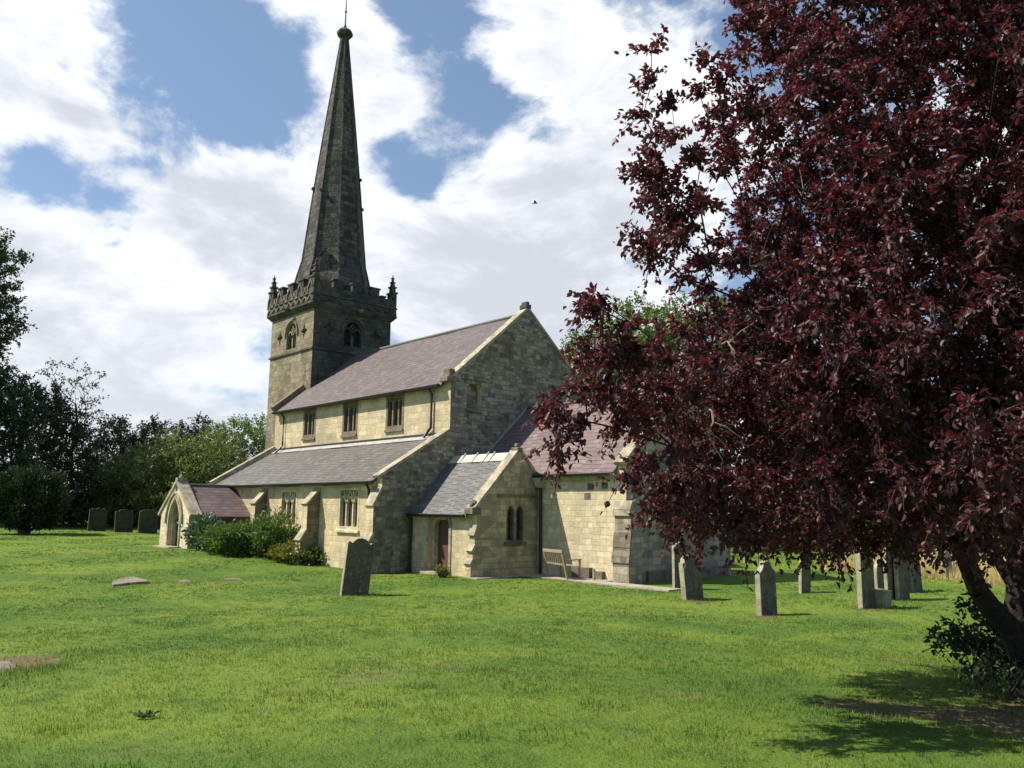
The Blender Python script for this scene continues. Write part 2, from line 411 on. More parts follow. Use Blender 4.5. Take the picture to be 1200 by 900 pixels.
def gnd(px, py):
    """where the ray through a point of the photograph meets the ground"""
    d = ray(px, py)
    ts = np.arange(1, 160, .02)
    P = CAM[None, :]+ts[:, None]*d[None, :]
    k = np.argmax(P[:, 2] <= T(P[:, 0], P[:, 1]))
    return P[k], ts[k]


# ------------------------------------------------------------------ mesh helpers
def tag(o, label=None, cat=None, group=None, kind=None):
    for k, v in (('label', label), ('category', cat), ('group', group), ('kind', kind)):
        if v:
            o[k] = v
    return o


def empty(name, loc, label, cat, group=None, rz=0.0):
    o = bpy.data.objects.new(name, None)
    COL.objects.link(o)
    o.location = tuple(float(c) for c in loc)
    o.rotation_euler = (0, 0, rz)
    o.empty_display_size = .3
    return tag(o, label, cat, group)


def box_uv(me):
    uvl = me.uv_layers.get('UVMap') or me.uv_layers.new(name='UVMap')
    n = len(me.loops)
    co = np.empty(len(me.vertices)*3); me.vertices.foreach_get('co', co); co = co.reshape(-1, 3)
    vi = np.empty(n, int); me.loops.foreach_get('vertex_index', vi)
    uv = np.empty((n, 2))
    Z = np.array([0, 0, 1.])
    for p in me.polygons:
        nn = np.array(p.normal)
        if abs(nn[2]) > .97:
            tt, bb = np.array([1., 0, 0]), np.array([0, 1., 0])
        else:
            tt = np.cross(Z, nn); tt /= np.linalg.norm(tt); bb = np.cross(nn, tt)
        li = list(p.loop_indices)
        P = co[vi[li]]
        uv[li, 0] = P@tt; uv[li, 1] = P@bb
    uvl.data.foreach_set('uv', uv.ravel())


class MB:
    """collects shapes into one mesh, world coordinates unless an origin is given"""
    def __init__(s):
        s.bm = bmesh.new()

    def poly_prism(s, pts, vec):
        """solid from a planar polygon swept along vec"""
        bm = s.bm
        a = [bm.verts.new(Vector(p)) for p in pts]
        b = [bm.verts.new(Vector(p)+Vector(vec)) for p in pts]
        fs = [bm.faces.new(a[::-1]), bm.faces.new(b)]
        n = len(pts)
        for i in range(n):
            fs.append(bm.faces.new((a[i], a[(i+1) % n], b[(i+1) % n], b[i])))
        bmesh.ops.recalc_face_normals(bm, faces=fs)
        return s

    def box(s, x0, x1, y0, y1, z0, z1):
        return s.poly_prism([(x0, y0, z0), (x1, y0, z0), (x1, y1, z0), (x0, y1, z0)], (0, 0, z1-z0))

    def loft(s, rings, cap=True, closed=True):
        bm = s.bm
        rv = [[bm.verts.new(Vector(p)) for p in r] for r in rings]
        fs = []
        n = len(rv[0])
        for a, b in zip(rv[:-1], rv[1:]):
            for i in range(n):
                fs.append(bm.faces.new((a[i], a[(i+1) % n], b[(i+1) % n], b[i])))
        if cap:
            fs.append(bm.faces.new(rv[0][::-1])); fs.append(bm.faces.new(rv[-1]))
        bmesh.ops.recalc_face_normals(bm, faces=fs)
        return s

    def tube(s, pts, r, n=8):
        pts = [Vector(p) for p in pts]
        rs = r if isinstance(r, (list, tuple)) else [r]*len(pts)
        rings = []
        for i, p in enumerate(pts):
            d = (pts[min(i+1, len(pts)-1)]-pts[max(i-1, 0)]).normalized()
            a = d.cross(Vector((0, 0, 1)))
            if a.length < .05:
                a = d.cross(Vector((1, 0, 0)))
            a.normalize(); b = d.cross(a)
            rings.append([p+(a*math.cos(k*2*math.pi/n)+b*math.sin(k*2*math.pi/n))*rs[i] for k in range(n)])
        return s.loft(rings)

    def ribbon(s, pts, wdt, out, d0, d1, closed=False):
        """flat bar of width wdt following a planar polyline; it stands from d0 to d1 along the unit vector out"""
        pts = [Vector(p) for p in pts]; out = Vector(out)
        n = len(pts)
        offs = []
        for i in range(n):
            if closed:
                a, b = pts[i-1], pts[(i+1) % n]
                d1_, d2_ = (pts[i]-a).normalized(), (b-pts[i]).normalized()
            else:
                d1_ = (pts[i]-pts[i-1]).normalized() if i else (pts[1]-pts[0]).normalized()
                d2_ = (pts[i+1]-pts[i]).normalized() if i < n-1 else d1_
            n1_, n2_ = d1_.cross(out), d2_.cross(out)
            m_ = (n1_+n2_)
            m_ = m_.normalized() if m_.length > 1e-6 else n1_
            offs.append(m_*(wdt/2/max(.35, m_.dot(n1_))))
        rings = [[p-o+out*d0, p+o+out*d0, p+o+out*d1, p-o+out*d1] for p, o in zip(pts, offs)]
        if closed:
            rings.append(rings[0])
            return s.loft(rings, cap=False)
        return s.loft(rings)

    def blob(s, c, r, sub=2, jitter=.1, squash=(1, 1, 1)):
        g = bmesh.ops.create_icosphere(s.bm, subdivisions=sub, radius=1.0)
        for v in g['verts']:
            k = 1+rnd.uniform(-jitter, jitter)
            v.co = Vector((c[0]+v.co.x*r*k*squash[0], c[1]+v.co.y*r*k*squash[1], c[2]+v.co.z*r*k*squash[2]))
        return s

    def build(s, name, mats, parent=None, matfn=None, cuts=None, bevel=0.0, rough=0.0, weld=False):
        mats = mats if isinstance(mats, (list, tuple)) else [mats]
        bm = s.bm
        me = bpy.data.meshes.new(name)
        bm.to_mesh(me); bm.free()
        if cuts:
            me = boolean(me, cuts)
        if bevel or rough:
            bm = bmesh.new(); bm.from_mesh(me)
            if bevel:
                es = [e for e in bm.edges if len(e.link_faces) == 2 and e.calc_face_angle(0) > .6]
                bmesh.ops.bevel(bm, geom=es, offset=bevel, segments=1, affect='EDGES', profile=.5)
            if rough:
                for v in bm.verts:
                    v.co += Vector((rnd.uniform(-1, 1), rnd.uniform(-1, 1), rnd.uniform(-1, 1)))*rough
            bm.to_mesh(me); bm.free()
        o = bpy.data.objects.new(name, me)
        COL.objects.link(o)
        for m in mats:
            me.materials.append(m)
        if parent is not None:
            if parent.type == 'EMPTY':      # things: parts are kept in the thing's own space
                pass
            o.parent = parent
            o.matrix_parent_inverse = parent_world(parent).inverted()
        if matfn:
            for p in me.polygons:
                p.material_index = matfn(p.normal, p.center)
        box_uv(me)
        return o


def parent_world(o):
    m = Matrix.LocRotScale(o.location, o.rotation_euler, o.scale)
    if o.parent:
        m = parent_world(o.parent) @ o.matrix_parent_inverse @ m
    return m


def boolean(me, cutters):
    """pockets for windows and doors: cut, keep the evaluated mesh, drop the cutters"""
    a = bpy.data.objects.new('cut_a', me); COL.objects.link(a)
    tmp = []
    for c in cutters:
        cm = bpy.data.meshes.new('cut'); c.bm.to_mesh(cm); c.bm.free()
        co = bpy.data.objects.new('cut_b', cm); COL.objects.link(co)
        md = a.modifiers.new('b', 'BOOLEAN'); md.operation = 'DIFFERENCE'; md.object = co; md.solver = 'EXACT'
        tmp.append((co, cm))
    dg = bpy.context.evaluated_depsgraph_get()
    res = bpy.data.meshes.new_from_object(a.evaluated_get(dg))
    bpy.data.objects.remove(a); bpy.data.meshes.remove(me)
    for co, cm in tmp:
        bpy.data.objects.remove(co); bpy.data.meshes.remove(cm)
    return res


def slab(pts, th):
    """roof slab: the four points are its top surface"""
    a, b, c = Vector(pts[0]), Vector(pts[1]), Vector(pts[2])
    n = (b-a).cross(c-a).normalized()
    if n.z < 0:
        n = -n
    return MB().poly_prism(pts, -n*th)


def wavy(pts, th, seg=14, amp=.022):
    """roof slab along x whose courses sag a little"""
    (x0_, ya, za_), (x1_, _, _), (_, yb, zb_), _ = pts
    rings = []
    for i_ in range(seg+1):
        x_ = x0_+(x1_-x0_)*i_/seg
        e1 = amp*math.sin(i_*1.9+ya)*(0 < i_ < seg); e2 = amp*math.sin(i_*1.3+2+yb)*(0 < i_ < seg)-amp*1.2*math.sin(math.pi*i_/seg)
        rings.append([(x_, ya, za_+e1), (x_, yb, zb_+e2), (x_, yb, zb_+e2-th*1.25), (x_, ya, za_+e1-th*1.25)])
    return MB().loft(rings)


def arch(u0, u1, z0, zs, za, n=8):
    """pointed arch outline as (u,z) points, from the lower left clockwise over the apex"""
    w2 = (u1-u0)/2; h = za-zs; uc = (u0+u1)/2
    rad = (w2*w2+h*h)/(2*w2)
    pts = [(u0, z0)]
    cx_ = u0+rad
    a1 = math.asin(min(1, h/rad)) if rad > w2 or h <= rad else math.pi/2
    if h > rad: a1 = math.pi/2
    for i in range(n+1):
        a = a1*i/n
        pts.append((cx_-rad*math.cos(a), zs+rad*math.sin(a)))
    left = pts[1:]
    for (u, z) in left[::-1][1:]:
        pts.append((2*uc-u, z))
    pts.append((u1, z0))
    return pts


def SF(Y, d=0.0):
    """south-facing plane: (u,z) -> world, d outwards"""
    return lambda u, z, dd=0.0: (u, Y-d-dd, z)


def EF(X, d=0.0):
    return lambda u, z, dd=0.0: (X+d+dd, u, z)


OUT = {'S': Vector((0, -1, 0)), 'E': Vector((1, 0, 0))}


def pocket(f, pts, depth, side):
    return MB().poly_prism([f(u, z, .2) for u, z in pts], -OUT[side]*(depth+.2))


# ------------------------------------------------------------------ the church
c_W, c_L, c_ze, c_zr, c_zt = 8.52, 15.3, 7.45, 11.31, 5.36
c_A, c_za, c_B, c_zv, c_V = 3.13, 3.45, 1.76, 2.40, 3.88
c_yr, c_zvr, c_c0, c_C, c_zc = .23, 4.49, 1.19, 8.08, 3.76
tx1, ty0, tw = -14.46, 1.525, 5.11
tx0, ty1 = tx1-tw, ty0+tw
church = empty('church', (-4, 2, 0), 'old stone parish church with dark spire, clerestory and slate roofs', 'church')
BASE = -0.6     # foundations reach below the turf


def P(mb, name, mat, parent=church, **k):
    return mb.build(name, mat, parent, **k)


def rect(u0, u1, z0, z1):
    return [(u0, z0), (u0, z1), (u1, z1), (u1, z0)]


def window(f, side, outline, recess, frame_mat, bars, frame_w=.12, sill=None, name='window', hood=None, framed=True):
    """stone frame (the part) with a glass sub-part; bars = list of (polyline, width)"""
    out = OUT[side]
    m = MB()
    if framed:
        m.ribbon([f(u, z) for u, z in outline], frame_w, out, -.15, .012, closed=True)
    for pl, wd in bars:
        m.ribbon([f(u, z) for u, z in pl], wd, out, -recess*.85, -recess*.15)
    if sill:
        u0, u1, zz = sill
        a = f(u0, zz); b = f(u1, zz)
        pr = [f(u0, zz-.14, .09), f(u0, zz-.14, -.1), f(u0, zz+.02, -.1), f(u0, zz-.05, .09)]
        m.poly_prism(pr, Vector(b)-Vector(a))
    o = P(m, name, frame_mat)
    g = MB().poly_prism([f(u, z, -recess*.86) for u, z in outline], -out*.02)
    g.build('glass', M['glass'], o)
    if hood:
        h = MB().ribbon([f(u, z) for u, z in hood], .11, out, .002, .09)
        h.build('hood_mould', frame_mat, o)
    return o


# --- nave body (aisle and clerestory under one outline) with pockets for the windows
k_n = (11.02-7.52)/(c_W/2)           # nave roof top surface: z = 7.52 + k*y
k_a = (5.30-3.47)/c_A                # aisle roof top: z = 3.47 + k*(y+A)
clere = [(-12.15, -10.9, 5.83, 7.27), (-8.30, -6.98, 5.76, 7.24), (-4.60, -3.26, 5.78, 7.24)]
aisle = [(-7.95, -6.48, 1.50, 3.06), (-3.0, -1.53, 1.52, 3.10)]
fS0, fSA, fE = SF(0), SF(-c_A), EF(0)
prof = [(-15.3, -c_A, BASE), (-15.3, -c_A, c_za-.08), (-15.3, 0, c_zt-.16), (-15.3, 0, c_ze-.04), (-15.3, c_W/2, 10.9), (-15.3, c_W, c_ze-.04), (-15.3, c_W, BASE)]
cuts = [pocket(fS0, rect(*w_), .23, 'S') for w_ in clere] + [pocket(fSA, rect(*w_), .18, 'S') for w_ in aisle]
nb = MB().poly_prism(prof, (15.3-.36, 0, 0))
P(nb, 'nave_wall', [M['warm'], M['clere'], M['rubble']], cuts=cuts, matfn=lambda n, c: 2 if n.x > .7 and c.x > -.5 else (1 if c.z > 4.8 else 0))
# east gable wall
gy = lambda y: 11.22-.855*abs(y-c_W/2)
gp = [(-.36, -c_A, BASE), (-.36, -c_A, 3.56), (-.36, 0, 5.42), (-.36, 0, gy(0)), (-.36, c_W/2, gy(c_W/2)), (-.36, c_W, gy(c_W)), (-.36, c_W, BASE)]
niche = arch(.85, 1.62, 6.42, 7.2, 7.47)
gw = MB().poly_prism(gp, (.36, 0, 0))
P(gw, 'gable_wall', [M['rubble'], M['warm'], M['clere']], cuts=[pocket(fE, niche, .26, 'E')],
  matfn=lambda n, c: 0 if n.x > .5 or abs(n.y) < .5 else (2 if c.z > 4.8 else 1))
P(MB().poly_prism([fE(u, z, .012) for u, z in rect(.78, 1.72, 6.30, 6.42)], (.05, 0, 0)), 'niche_sill', M['rubble'])
P(MB().poly_prism([fE(u, z, .002) for u, z in rect(.55, 1.9, 7.62, 7.76)], (.07, 0, 0)), 'niche_hood', M['rubble'])
# copings
P(MB().ribbon([(0, -.12, gy(-.12)+.02), (0, c_W/2, gy(c_W/2)+.02), (0, c_W+.12, gy(c_W+.12)+.02)], .12, (1, 0, 0), -.42, .05), 'gable_coping', M['coping'], rough=.006)
P(MB().box(-.40, .08, c_W/2-.16, c_W/2+.16, 11.22, 11.42).box(-.34, .02, c_W/2-.1, c_W/2+.1, 11.42, 11.55), 'apex_stone', M['soot'], bevel=.03)
kn = MB().box(-.44, .085, -.24, .16, 7.42, 7.66).box(-.40, .03, -.10, .2, 7.66, 7.98)
P(kn, 'kneeler_stone', M['darktrim'], bevel=.03)
P(MB().ribbon([(0, -c_A-.16, 3.46+.03), (0, -.004, 5.42+.06)], .10, (1, 0, 0), -.40, .035), 'aisle_coping', M['coping'], rough=.006)
P(MB().ribbon([(-15.3, -c_A-.2, 3.46), (-15.3, -.01, 5.44)], .22, (1, 0, 0), -.12, .24), 'aisle_coping', M['coping'], rough=.006)
P(MB().ribbon([(-15.28, -.2, 7.52), (-15.28, ty0-.003, 7.52+k_n*1.72)], .32, (1, 0, 0), -.1, .22), 'nave_coping', M['darktrim'])
# roofs
ns = wavy([(-15.06, -.24, 7.52-.24*k_n), (-.36, -.24, 7.52-.24*k_n), (-.36, c_W/2, 11.02), (-15.06, c_W/2, 11.02)], .09)
nr = P(ns, 'nave_roof', M['slate_nave'])
nn_ = slab([(-15.06, c_W+.24, 7.52-.24*k_n), (-.36, c_W+.24, 7.52-.24*k_n), (-.36, c_W/2+.01, 11.02), (-15.06, c_W/2+.01, 11.02)], .09)
nn_.build('roof_slope', M['slate_nave'], nr)
MB().tube([(-14.4, c_W/2, 11.03), (-.42, c_W/2, 11.03)], .085, 8).build('ridge_tiles', M['slate_aisle'], nr)
ar = P(wavy([(-15.06, -c_A-.24, 3.47-.24*k_a), (-.36, -c_A-.24, 3.47-.24*k_a), (-.36, -.006, 5.30), (-15.06, -.006, 5.30)], .09), 'aisle_roof', M['slate_aisle'])
slab([(-15.0, -.34, 5.30-.34*k_a+.03), (-.40, -.34, 5.30-.34*k_a+.03), (-.40, -.008, 5.318), (-15.0, -.008, 5.318)], .02).build('lead_flashing', M['lead'], ar)
P(MB().box(-15.0, -.40, -.045, -.002, 5.325, 5.40), 'dark_band', M['nearblack'])  # thin dark band along the foot of the clerestory
# cornices, gutters, downpipes
P(MB().box(-15.05, -.37, -.10, -.002, 7.12, 7.30) if False else MB().box(-15.05, -.37, -.08, -.002, 7.30, 7.42), 'nave_cornice', M['clere'])
P(MB().box(-15.05, -.37, -c_A-.09, -c_A-.002, 3.16, 3.34), 'aisle_cornice', M['clere'])


def pipe(pts, r=.055, name='downpipe'):
    m = MB().tube(pts, r, 8)
    return P(m, name, M['iron'])


def gutter(a, b, r=.075):
    a, b = Vector(a), Vector(b)
    n = 6
    pr = [(math.cos(math.pi+math.pi*i/n)*r, math.sin(math.pi+math.pi*i/n)*r) for i in range(n+1)] + [(r*.85, .012), (-r*.85, .012)]
    m = MB()
    if abs((b-a).x) > abs((b-a).y):
        m.poly_prism([(a.x, a.y+u, a.z+v) for u, v in pr], b-a)
    else:
        m.poly_prism([(a.x+u, a.y, a.z+v) for u, v in pr], b-a)
    return P(m, 'gutter', M['iron'])


gutter((-15.05, -.31, 7.33), (-.40, -.31, 7.33), .09)
gutter((-15.05, -c_A-.31, 3.32), (-.2, -c_A-.31, 3.32), .08)
pipe([(-14.15, -.30, 7.28), (-14.15, -.10, 7.05), (-14.15, -.10, 5.55), (-14.15, -.28, 5.32), (-14.15, -.5, 5.10)])
pipe([(-1.15, -.30, 7.28), (-1.15, -.10, 7.05), (-1.15, -.10, 5.62), (-1.32, -.10, 5.50), (-1.32, -.32, 5.22)])
pipe([(-.62, -c_A-.30, 3.26), (-.72, -c_A-.10, 3.0), (-.72, -c_A-.10, 1.2), (-.72, -c_A-.10, .05)], .05)

# clerestory and aisle windows
for (u0, u1, z0, z1) in clere:
    w3 = (u1-u0)/3
    bars = [([(u0+w3, z0), (u0+w3, z1)], .10), ([(u0+2*w3, z0), (u0+2*w3, z1)], .10)]
    for k in range(3):
        a = u0+k*w3
        bars.append(([(a+.05, z1-.28), (a+w3/2, z1-.08), (a+w3-.05, z1-.28)], .06))
    window(fS0, 'S', rect(u0+.05, u1-.05, z0+.05, z1-.05), .22, M['darktrim'], bars, .15, sill=(u0-.02, u1+.02, z0-.01))
for (u0, u1, z0, z1) in aisle:
    w3 = (u1-u0)/3; zs = z1-.62; bars = []
    for k in (1, 2):
        bars.append(([(u0+k*w3, z0), (u0+k*w3, zs)], .075))

    def arc(ua, ub, za_, zb_, bulge, n=6):
        return [(ua+(ub-ua)*i/n, za_+(zb_-za_)*i/n+bulge*math.sin(math.pi*i/n)) for i in range(n+1)]
    for k in range(3):                      # intersecting tracery: every mullion forks
        a, b = u0+k*w3, u0+(k+1)*w3
        bars.append((arc(a, (a+b)/2, zs, zs+.30, .05), .05)); bars.append((arc(b, (a+b)/2, zs, zs+.30, .05), .05))
    for k in (1, 2):
        a = u0+k*w3
        bars.append((arc(a, a+w3*.55, zs+.02, z1-.03, .04), .055)); bars.append((arc(a, a-w3*.55, zs+.02, z1-.03, .04), .055))
        bars.append(([(a, zs+.25), (a, z1)], .05))
    window(fSA, 'S', rect(u0+.04, u1-.04, z0+.04, z1-.04), .17, M['pale'], bars, .10, sill=(u0-.1, u1+.1, z0))


def buttress(x0, x1, yw, stages, z_base=BASE, wallmat='warm', cap='coping'):
    """stages from the top: (z where slope meets wall or stage above, z at outer lip, projection)"""
    m = MB(); c = MB()
    prev = 0.0
    pts = [(yw+.1, z_base)]
    prof = []
    for (zi, zo, pr_) in stages:
        prof += [(yw-prev, zi), (yw-pr_, zo)]
        prev = pr_
    outline = [(yw+.05, z_base), (yw+.05, stages[0][0])] + prof + [(yw-prev, z_base)]
    m.poly_prism([(x0, y, z) for y, z in outline], (x1-x0, 0, 0))
    o = P(m, 'buttress', [M[wallmat], M['rubble'], M['drab']] if wallmat == 'warm' else M[wallmat], matfn=(lambda n, c_: 1 if (n.x > .7 and x1 > -.1) else (2 if n.x > .7 else 0)) if wallmat == 'warm' else None)  # east faces get darker stone, their shade put into the colour
    prev = 0.0
    for (zi, zo, pr_) in stages:
        s_ = slab([(x0-.03, yw-prev, zi+.05), (x1+.03, yw-prev, zi+.05), (x1+.03, yw-pr_-.07, zo+.02), (x0-.03, yw-pr_-.07, zo+.02)], .09)
        s_.build('weathering_slab', M[cap], o)
        prev = pr_
    return o


for bx in (-9.30, -4.52):
    buttress(bx-.42, bx, -c_A, [(3.12, 2.45, .56), (1.42, 1.0, .80)])
buttress(-.50, .004, -c_A, [(3.12, 2.40, .34), (1.40, .92, .58)])

# --- tower
ws = arch(-17.62, -16.36, 11.30, 12.25, 12.95)
fTS, fTE = SF(ty0), EF(tx1)
we = arch(3.42, 4.70, 11.45, 12.3, 13.0)


def quatre(uc, zc, r=.30):
    return [(uc+r*math.cos(a)*(1 if i % 2 == 0 else .45), zc+r*1.25*math.sin(a)*(1 if i % 2 == 0 else .45)) for i, a in enumerate([k*math.pi/4 for k in range(8)])]


cuts = [pocket(fTS, ws, .45, 'S'), pocket(fTE, we, .45, 'E')]
for uc in (-18.45, -15.52):
    cuts.append(pocket(fTS, quatre(uc, 12.2, .38), .25, 'S'))
for uc in (2.55, 5.62):
    cuts.append(pocket(fTE, quatre(uc, 12.35, .44), .25, 'E'))
twr = MB().box(tx0, tx1, ty0, ty1, BASE, 13.6)
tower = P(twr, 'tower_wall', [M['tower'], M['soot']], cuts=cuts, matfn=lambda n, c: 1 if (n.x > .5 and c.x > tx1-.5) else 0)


def ring_band(x0, x1, y0, y1, o1, z0, z1, taper=0.0):
    a = [(x0-o1, y0-o1, z0), (x1+o1, y0-o1, z0), (x1+o1, y1+o1, z0), (x0-o1, y1+o1, z0)]
    t_ = taper
    b = [(x0-o1+t_, y0-o1+t_, z1), (x1+o1-t_, y0-o1+t_, z1), (x1+o1-t_, y1+o1-t_, z1), (x0-o1+t_, y1+o1-t_, z1)]
    return MB().loft([a, b])


P(ring_band(tx0, tx1, ty0, ty1, .09, 11.05, 11.17, .04), 'string_course', M['soot'])
P(MB().loft([[(tx0-.03, ty0-.03, 13.36), (tx1+.03, ty0-.03, 13.36), (tx1+.03, ty1+.03, 13.36), (tx0-.03, ty1+.03, 13.36)],
             [(tx0-.26, ty0-.26, 13.62), (tx1+.26, ty0-.26, 13.62), (tx1+.26, ty1+.26, 13.62), (tx0-.26, ty1+.26, 13.62)],
             [(tx0-.26, ty0-.26, 13.74), (tx1+.26, ty0-.26, 13.74), (tx1+.26, ty1+.26, 13.74), (tx0-.26, ty1+.26, 13.74)]]), 'corbel_course', M['soot'])
# parapet: solid lower wall, panelled, merlons above
pz0, pz1, pz2, po = 13.74, 14.68, 15.12, .22
par = MB()
x0, x1, y0, y1 = tx0-po, tx1+po, ty0-po, ty1+po
th = .28
par.box(x0, x1, y0, y0+th, pz0, pz1).box(x0, x1, y1-th, y1, pz0, pz1).box(x0, x0+th, y0+th, y1-th, pz0, pz1).box(x1-th, x1, y0+th, y1-th, pz0, pz1)
parapet = P(par, 'parapet', [M['soot']])
wdt = x1-x0
step = wdt/9.0
band = MB(); low = MB()
for k in range(0, 9, 2):
    a = x0+k*step; b = a+step
    A, B = a+.003, b-.003
    for (q0, q1, face) in (((A, B), (y0+.002, y0+th-.002), 'S'), ((A, B), (y1-th+.002, y1-.002), 'N')):
        MB().box(q0[0], q0[1], q1[0], q1[1], pz1, pz2).box(q0[0]-.05, q0[1]+.05, q1[0]-.05, q1[1]+.05, pz2-.004, pz2+.09).build('merlon', M['soot'], parapet)
    if 0 < k < 8:
        ya = y0+k*step
        for (xa, xb) in ((x1-th+.002, x1-.002), (x0+.002, x0+th-.002)):
            MB().box(xa, xb, ya+.003, ya+step-.003, pz1, pz2).box(xa-.05, xb+.05, ya-.05, ya+step+.05, pz2-.004, pz2+.09).build('merlon', M['soot'], parapet)
for k in range(9):
    u0, u1 = x0+k*step, x0+(k+1)*step
    top = pz2-.1 if k % 2 == 0 else pz1-.12
    tri = [(u0+.08, top-.42), (u0+step/2, top-.06), (u1-.08, top-.42)]
    band.ribbon([(u, y0, z) for u, z in tri], .09, (0, -1, 0), .0, .07)
    band.ribbon([(u0+.0, y0, pz1-.1), (u0, y0, pz0+.42)] if k else [(u0+.05, y0, pz1-.1), (u0+.05, y0, pz0+.42)], .09, (0, -1, 0), .0, .06)
    low.ribbon([(u, y0, z) for u, z in [(u0, pz0+.06), (u0+step/2, pz0+.34), (u1, pz0+.06)]], .08, (0, -1, 0), .0, .06)
    v0 = y0+k*step
    low.ribbon([(x1, v, z) for v, z in [(v0, pz0+.06), (v0+step/2, pz0+.34), (v0+step, pz0+.06)]], .08, (1, 0, 0), .0, .05)
    band.ribbon([(x1, v, z) for v, z in [(v0+.08, top-.42), (v0+step/2, top-.06), (v0+step-.08, top-.42)]], .09, (1, 0, 0), .0, .05)
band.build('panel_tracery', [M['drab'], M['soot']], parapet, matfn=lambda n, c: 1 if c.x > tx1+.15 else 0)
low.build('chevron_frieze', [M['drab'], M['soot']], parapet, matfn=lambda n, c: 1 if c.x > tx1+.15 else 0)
ring_band(tx0, tx1, ty0, ty1, po+.06, pz0+.40, pz0+.48, .02).build('string_band', M['soot'], parapet)


def pinnacle(cx_, cy_):
    m = MB()
    rs = [(15.0, .17), (15.55, .16), (15.58, .23), (15.68, .23), (15.70, .14), (15.95, .10), (15.98, .16), (16.06, .15), (16.08, .08), (16.28, .055), (16.31, .10), (16.39, .09), (16.42, .03), (16.62, .015)]
    m.loft([[(cx_+sx*r, cy_+sy*r, z) for sx, sy in ((-1, -1), (1, -1), (1, 1), (-1, 1))] for z, r in [(15.0+(q-15.0)*.80, w_*.86) for q, w_ in rs]])
    return m.build('pinnacle', M['soot'], parapet)


for px_, py_ in ((x0+.2, y0+.2), (x1-.2, y0+.2), (x1-.2, y1-.2), (x0+.2, y1-.2)):
    pinnacle(px_, py_)
# belfry windows: two lights with louvres
for f, side, ol, uc in ((fTS, 'S', ws, -16.99), (fTE, 'E', we, 4.06)):
    us = [p_[0] for p_ in ol]; u0, u1 = min(us), max(us); z0 = ol[0][1]; za_ = max(p_[1] for p_ in ol)
    bars = [([(uc, z0), (uc, z0+.95)], .13)]
    for a, b in ((u0, uc), (uc, u1)):
        ar_ = arch(a+.03, b-.03, z0, z0+.72, z0+1.12)
        bars.append((ar_[1:-1], .08))
    bars.append((quatre(uc, z0+1.22, .15)+[quatre(uc, z0+1.22, .15)[0]], .06))
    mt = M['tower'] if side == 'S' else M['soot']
    o = window(f, side, ol, .40, mt, bars, .10, name='belfry_window', hood=[p_ for p_ in arch(u0-.10, u1+.10, z0+.8, z0+.95, za_+.14)][0:])
    lv = MB()
    out = OUT[side]
    for k in range(9):
        zz = z0+.06+k*.14
        hw = (u1-u0)/2*(1 if zz < z0+.95 else max(.1, 1-(zz-z0-.95)/.8))
        a, b = f(uc-hw+.03, zz, -.30), f(uc+hw-.03, zz, -.30)
        lv.poly_prism([Vector(a), Vector(a)+out*.10-Vector((0, 0, .07)), Vector(a)+out*.10-Vector((0, 0, .05)), Vector(a)+Vector((0, 0, .02))], Vector(b)-Vector(a))
    lv.build('louvres', M['nearblack'], o)
# gargoyle-like carvings at mid parapet
P(MB().blob((tx1+.32, 4.35, 13.62), .16, 2, .25, (1.5, 1, .9)), 'gargoyle', M['drab'])
P(MB().blob((-17.0, ty0-.34, 13.62), .16, 2, .25, (1, 1.5, .9)), 'gargoyle', M['soot'])

# --- spire: octagon with splayed foot, ribs on the arrises, lucarne, capstone, cross
sx, sy = (tx0+tx1)/2, (ty0+ty1)/2


def octo(r, z):
    rc = r/math.cos(math.pi/8)
    return [(sx+rc*math.cos(math.pi/8+k*math.pi/4), sy+rc*math.sin(math.pi/8+k*math.pi/4), z) for k in range(8)]


def sp_r(z):
    return float(np.interp(z, [14.4, 15.4, 16.0, 17.0, 21.6, 26.5, 31.9], [2.15, 2.10, 1.98, 1.74, 1.31, .80, .22]))


zs_ = [14.4, 15.4, 16.0, 17.0] + [17+1.35*i for i in range(1, 12)]
spire = P(MB().loft([octo(sp_r(z), z) for z in zs_ if z < 31.9]+[octo(.22, 31.9)]), 'spire', M['spire'])
rib = MB()
for k in range(8):
    ang = math.pi/8+k*math.pi/4
    pl = [(sx+sp_r(z)/math.cos(math.pi/8)*math.cos(ang), sy+sp_r(z)/math.cos(math.pi/8)*math.sin(ang), z) for z in (15.4, 16.0, 17.0, 21.6, 26.5, 31.8)]
    rib.tube(pl, [.075, .075, .07, .06, .05, .035], 5)
rib.build('arris_ribs', M['spire'], spire)
for ang, z in ((math.pi/8-math.pi/2-.39*0, 21.2), (math.pi/8+math.pi/4, 20.7), (math.pi/8-math.pi/2-math.pi/4, 21.6), (math.pi/8+math.pi/4, 22.6)):
    rr = sp_r(z)/math.cos(math.pi/8)+.05
    MB().blob((sx+rr*math.cos(ang), sy+rr*math.sin(ang), z), .13, 1, .2).build('crocket', M['spire'], spire)
MB().loft([octo(.24, 31.8), octo(.30, 31.95), octo(.46, 32.12), octo(.48, 32.28), octo(.36, 32.45), octo(.16, 32.6)]).build('capstone', M['spire'], spire)
cr = MB().tube([(sx, sy, 32.55), (sx, sy, 34.6)], [.06, .035], 6)
dcr = Vector((math.cos(R_(25)), -math.sin(R_(25)), -.0))
cc = Vector((sx, sy, 33.75))
cr.tube([cc-Vector((.45, -.25, -.0)), cc+Vector((.45, -.25, 0))], .035, 6).blob((sx, sy, 33.75), .09, 1, 0).blob((sx, sy, 32.72), .11, 1, 0)
cr.build('cross', M['iron'], spire)
# lucarne on the south-east face
ls = Vector((math.cos(-math.pi/4), math.sin(-math.pi/4), 0)); lt = Vector((-ls.y, ls.x, 0))
base_ = Vector((sx, sy, 0))+ls*(sp_r(16.4)+.12)


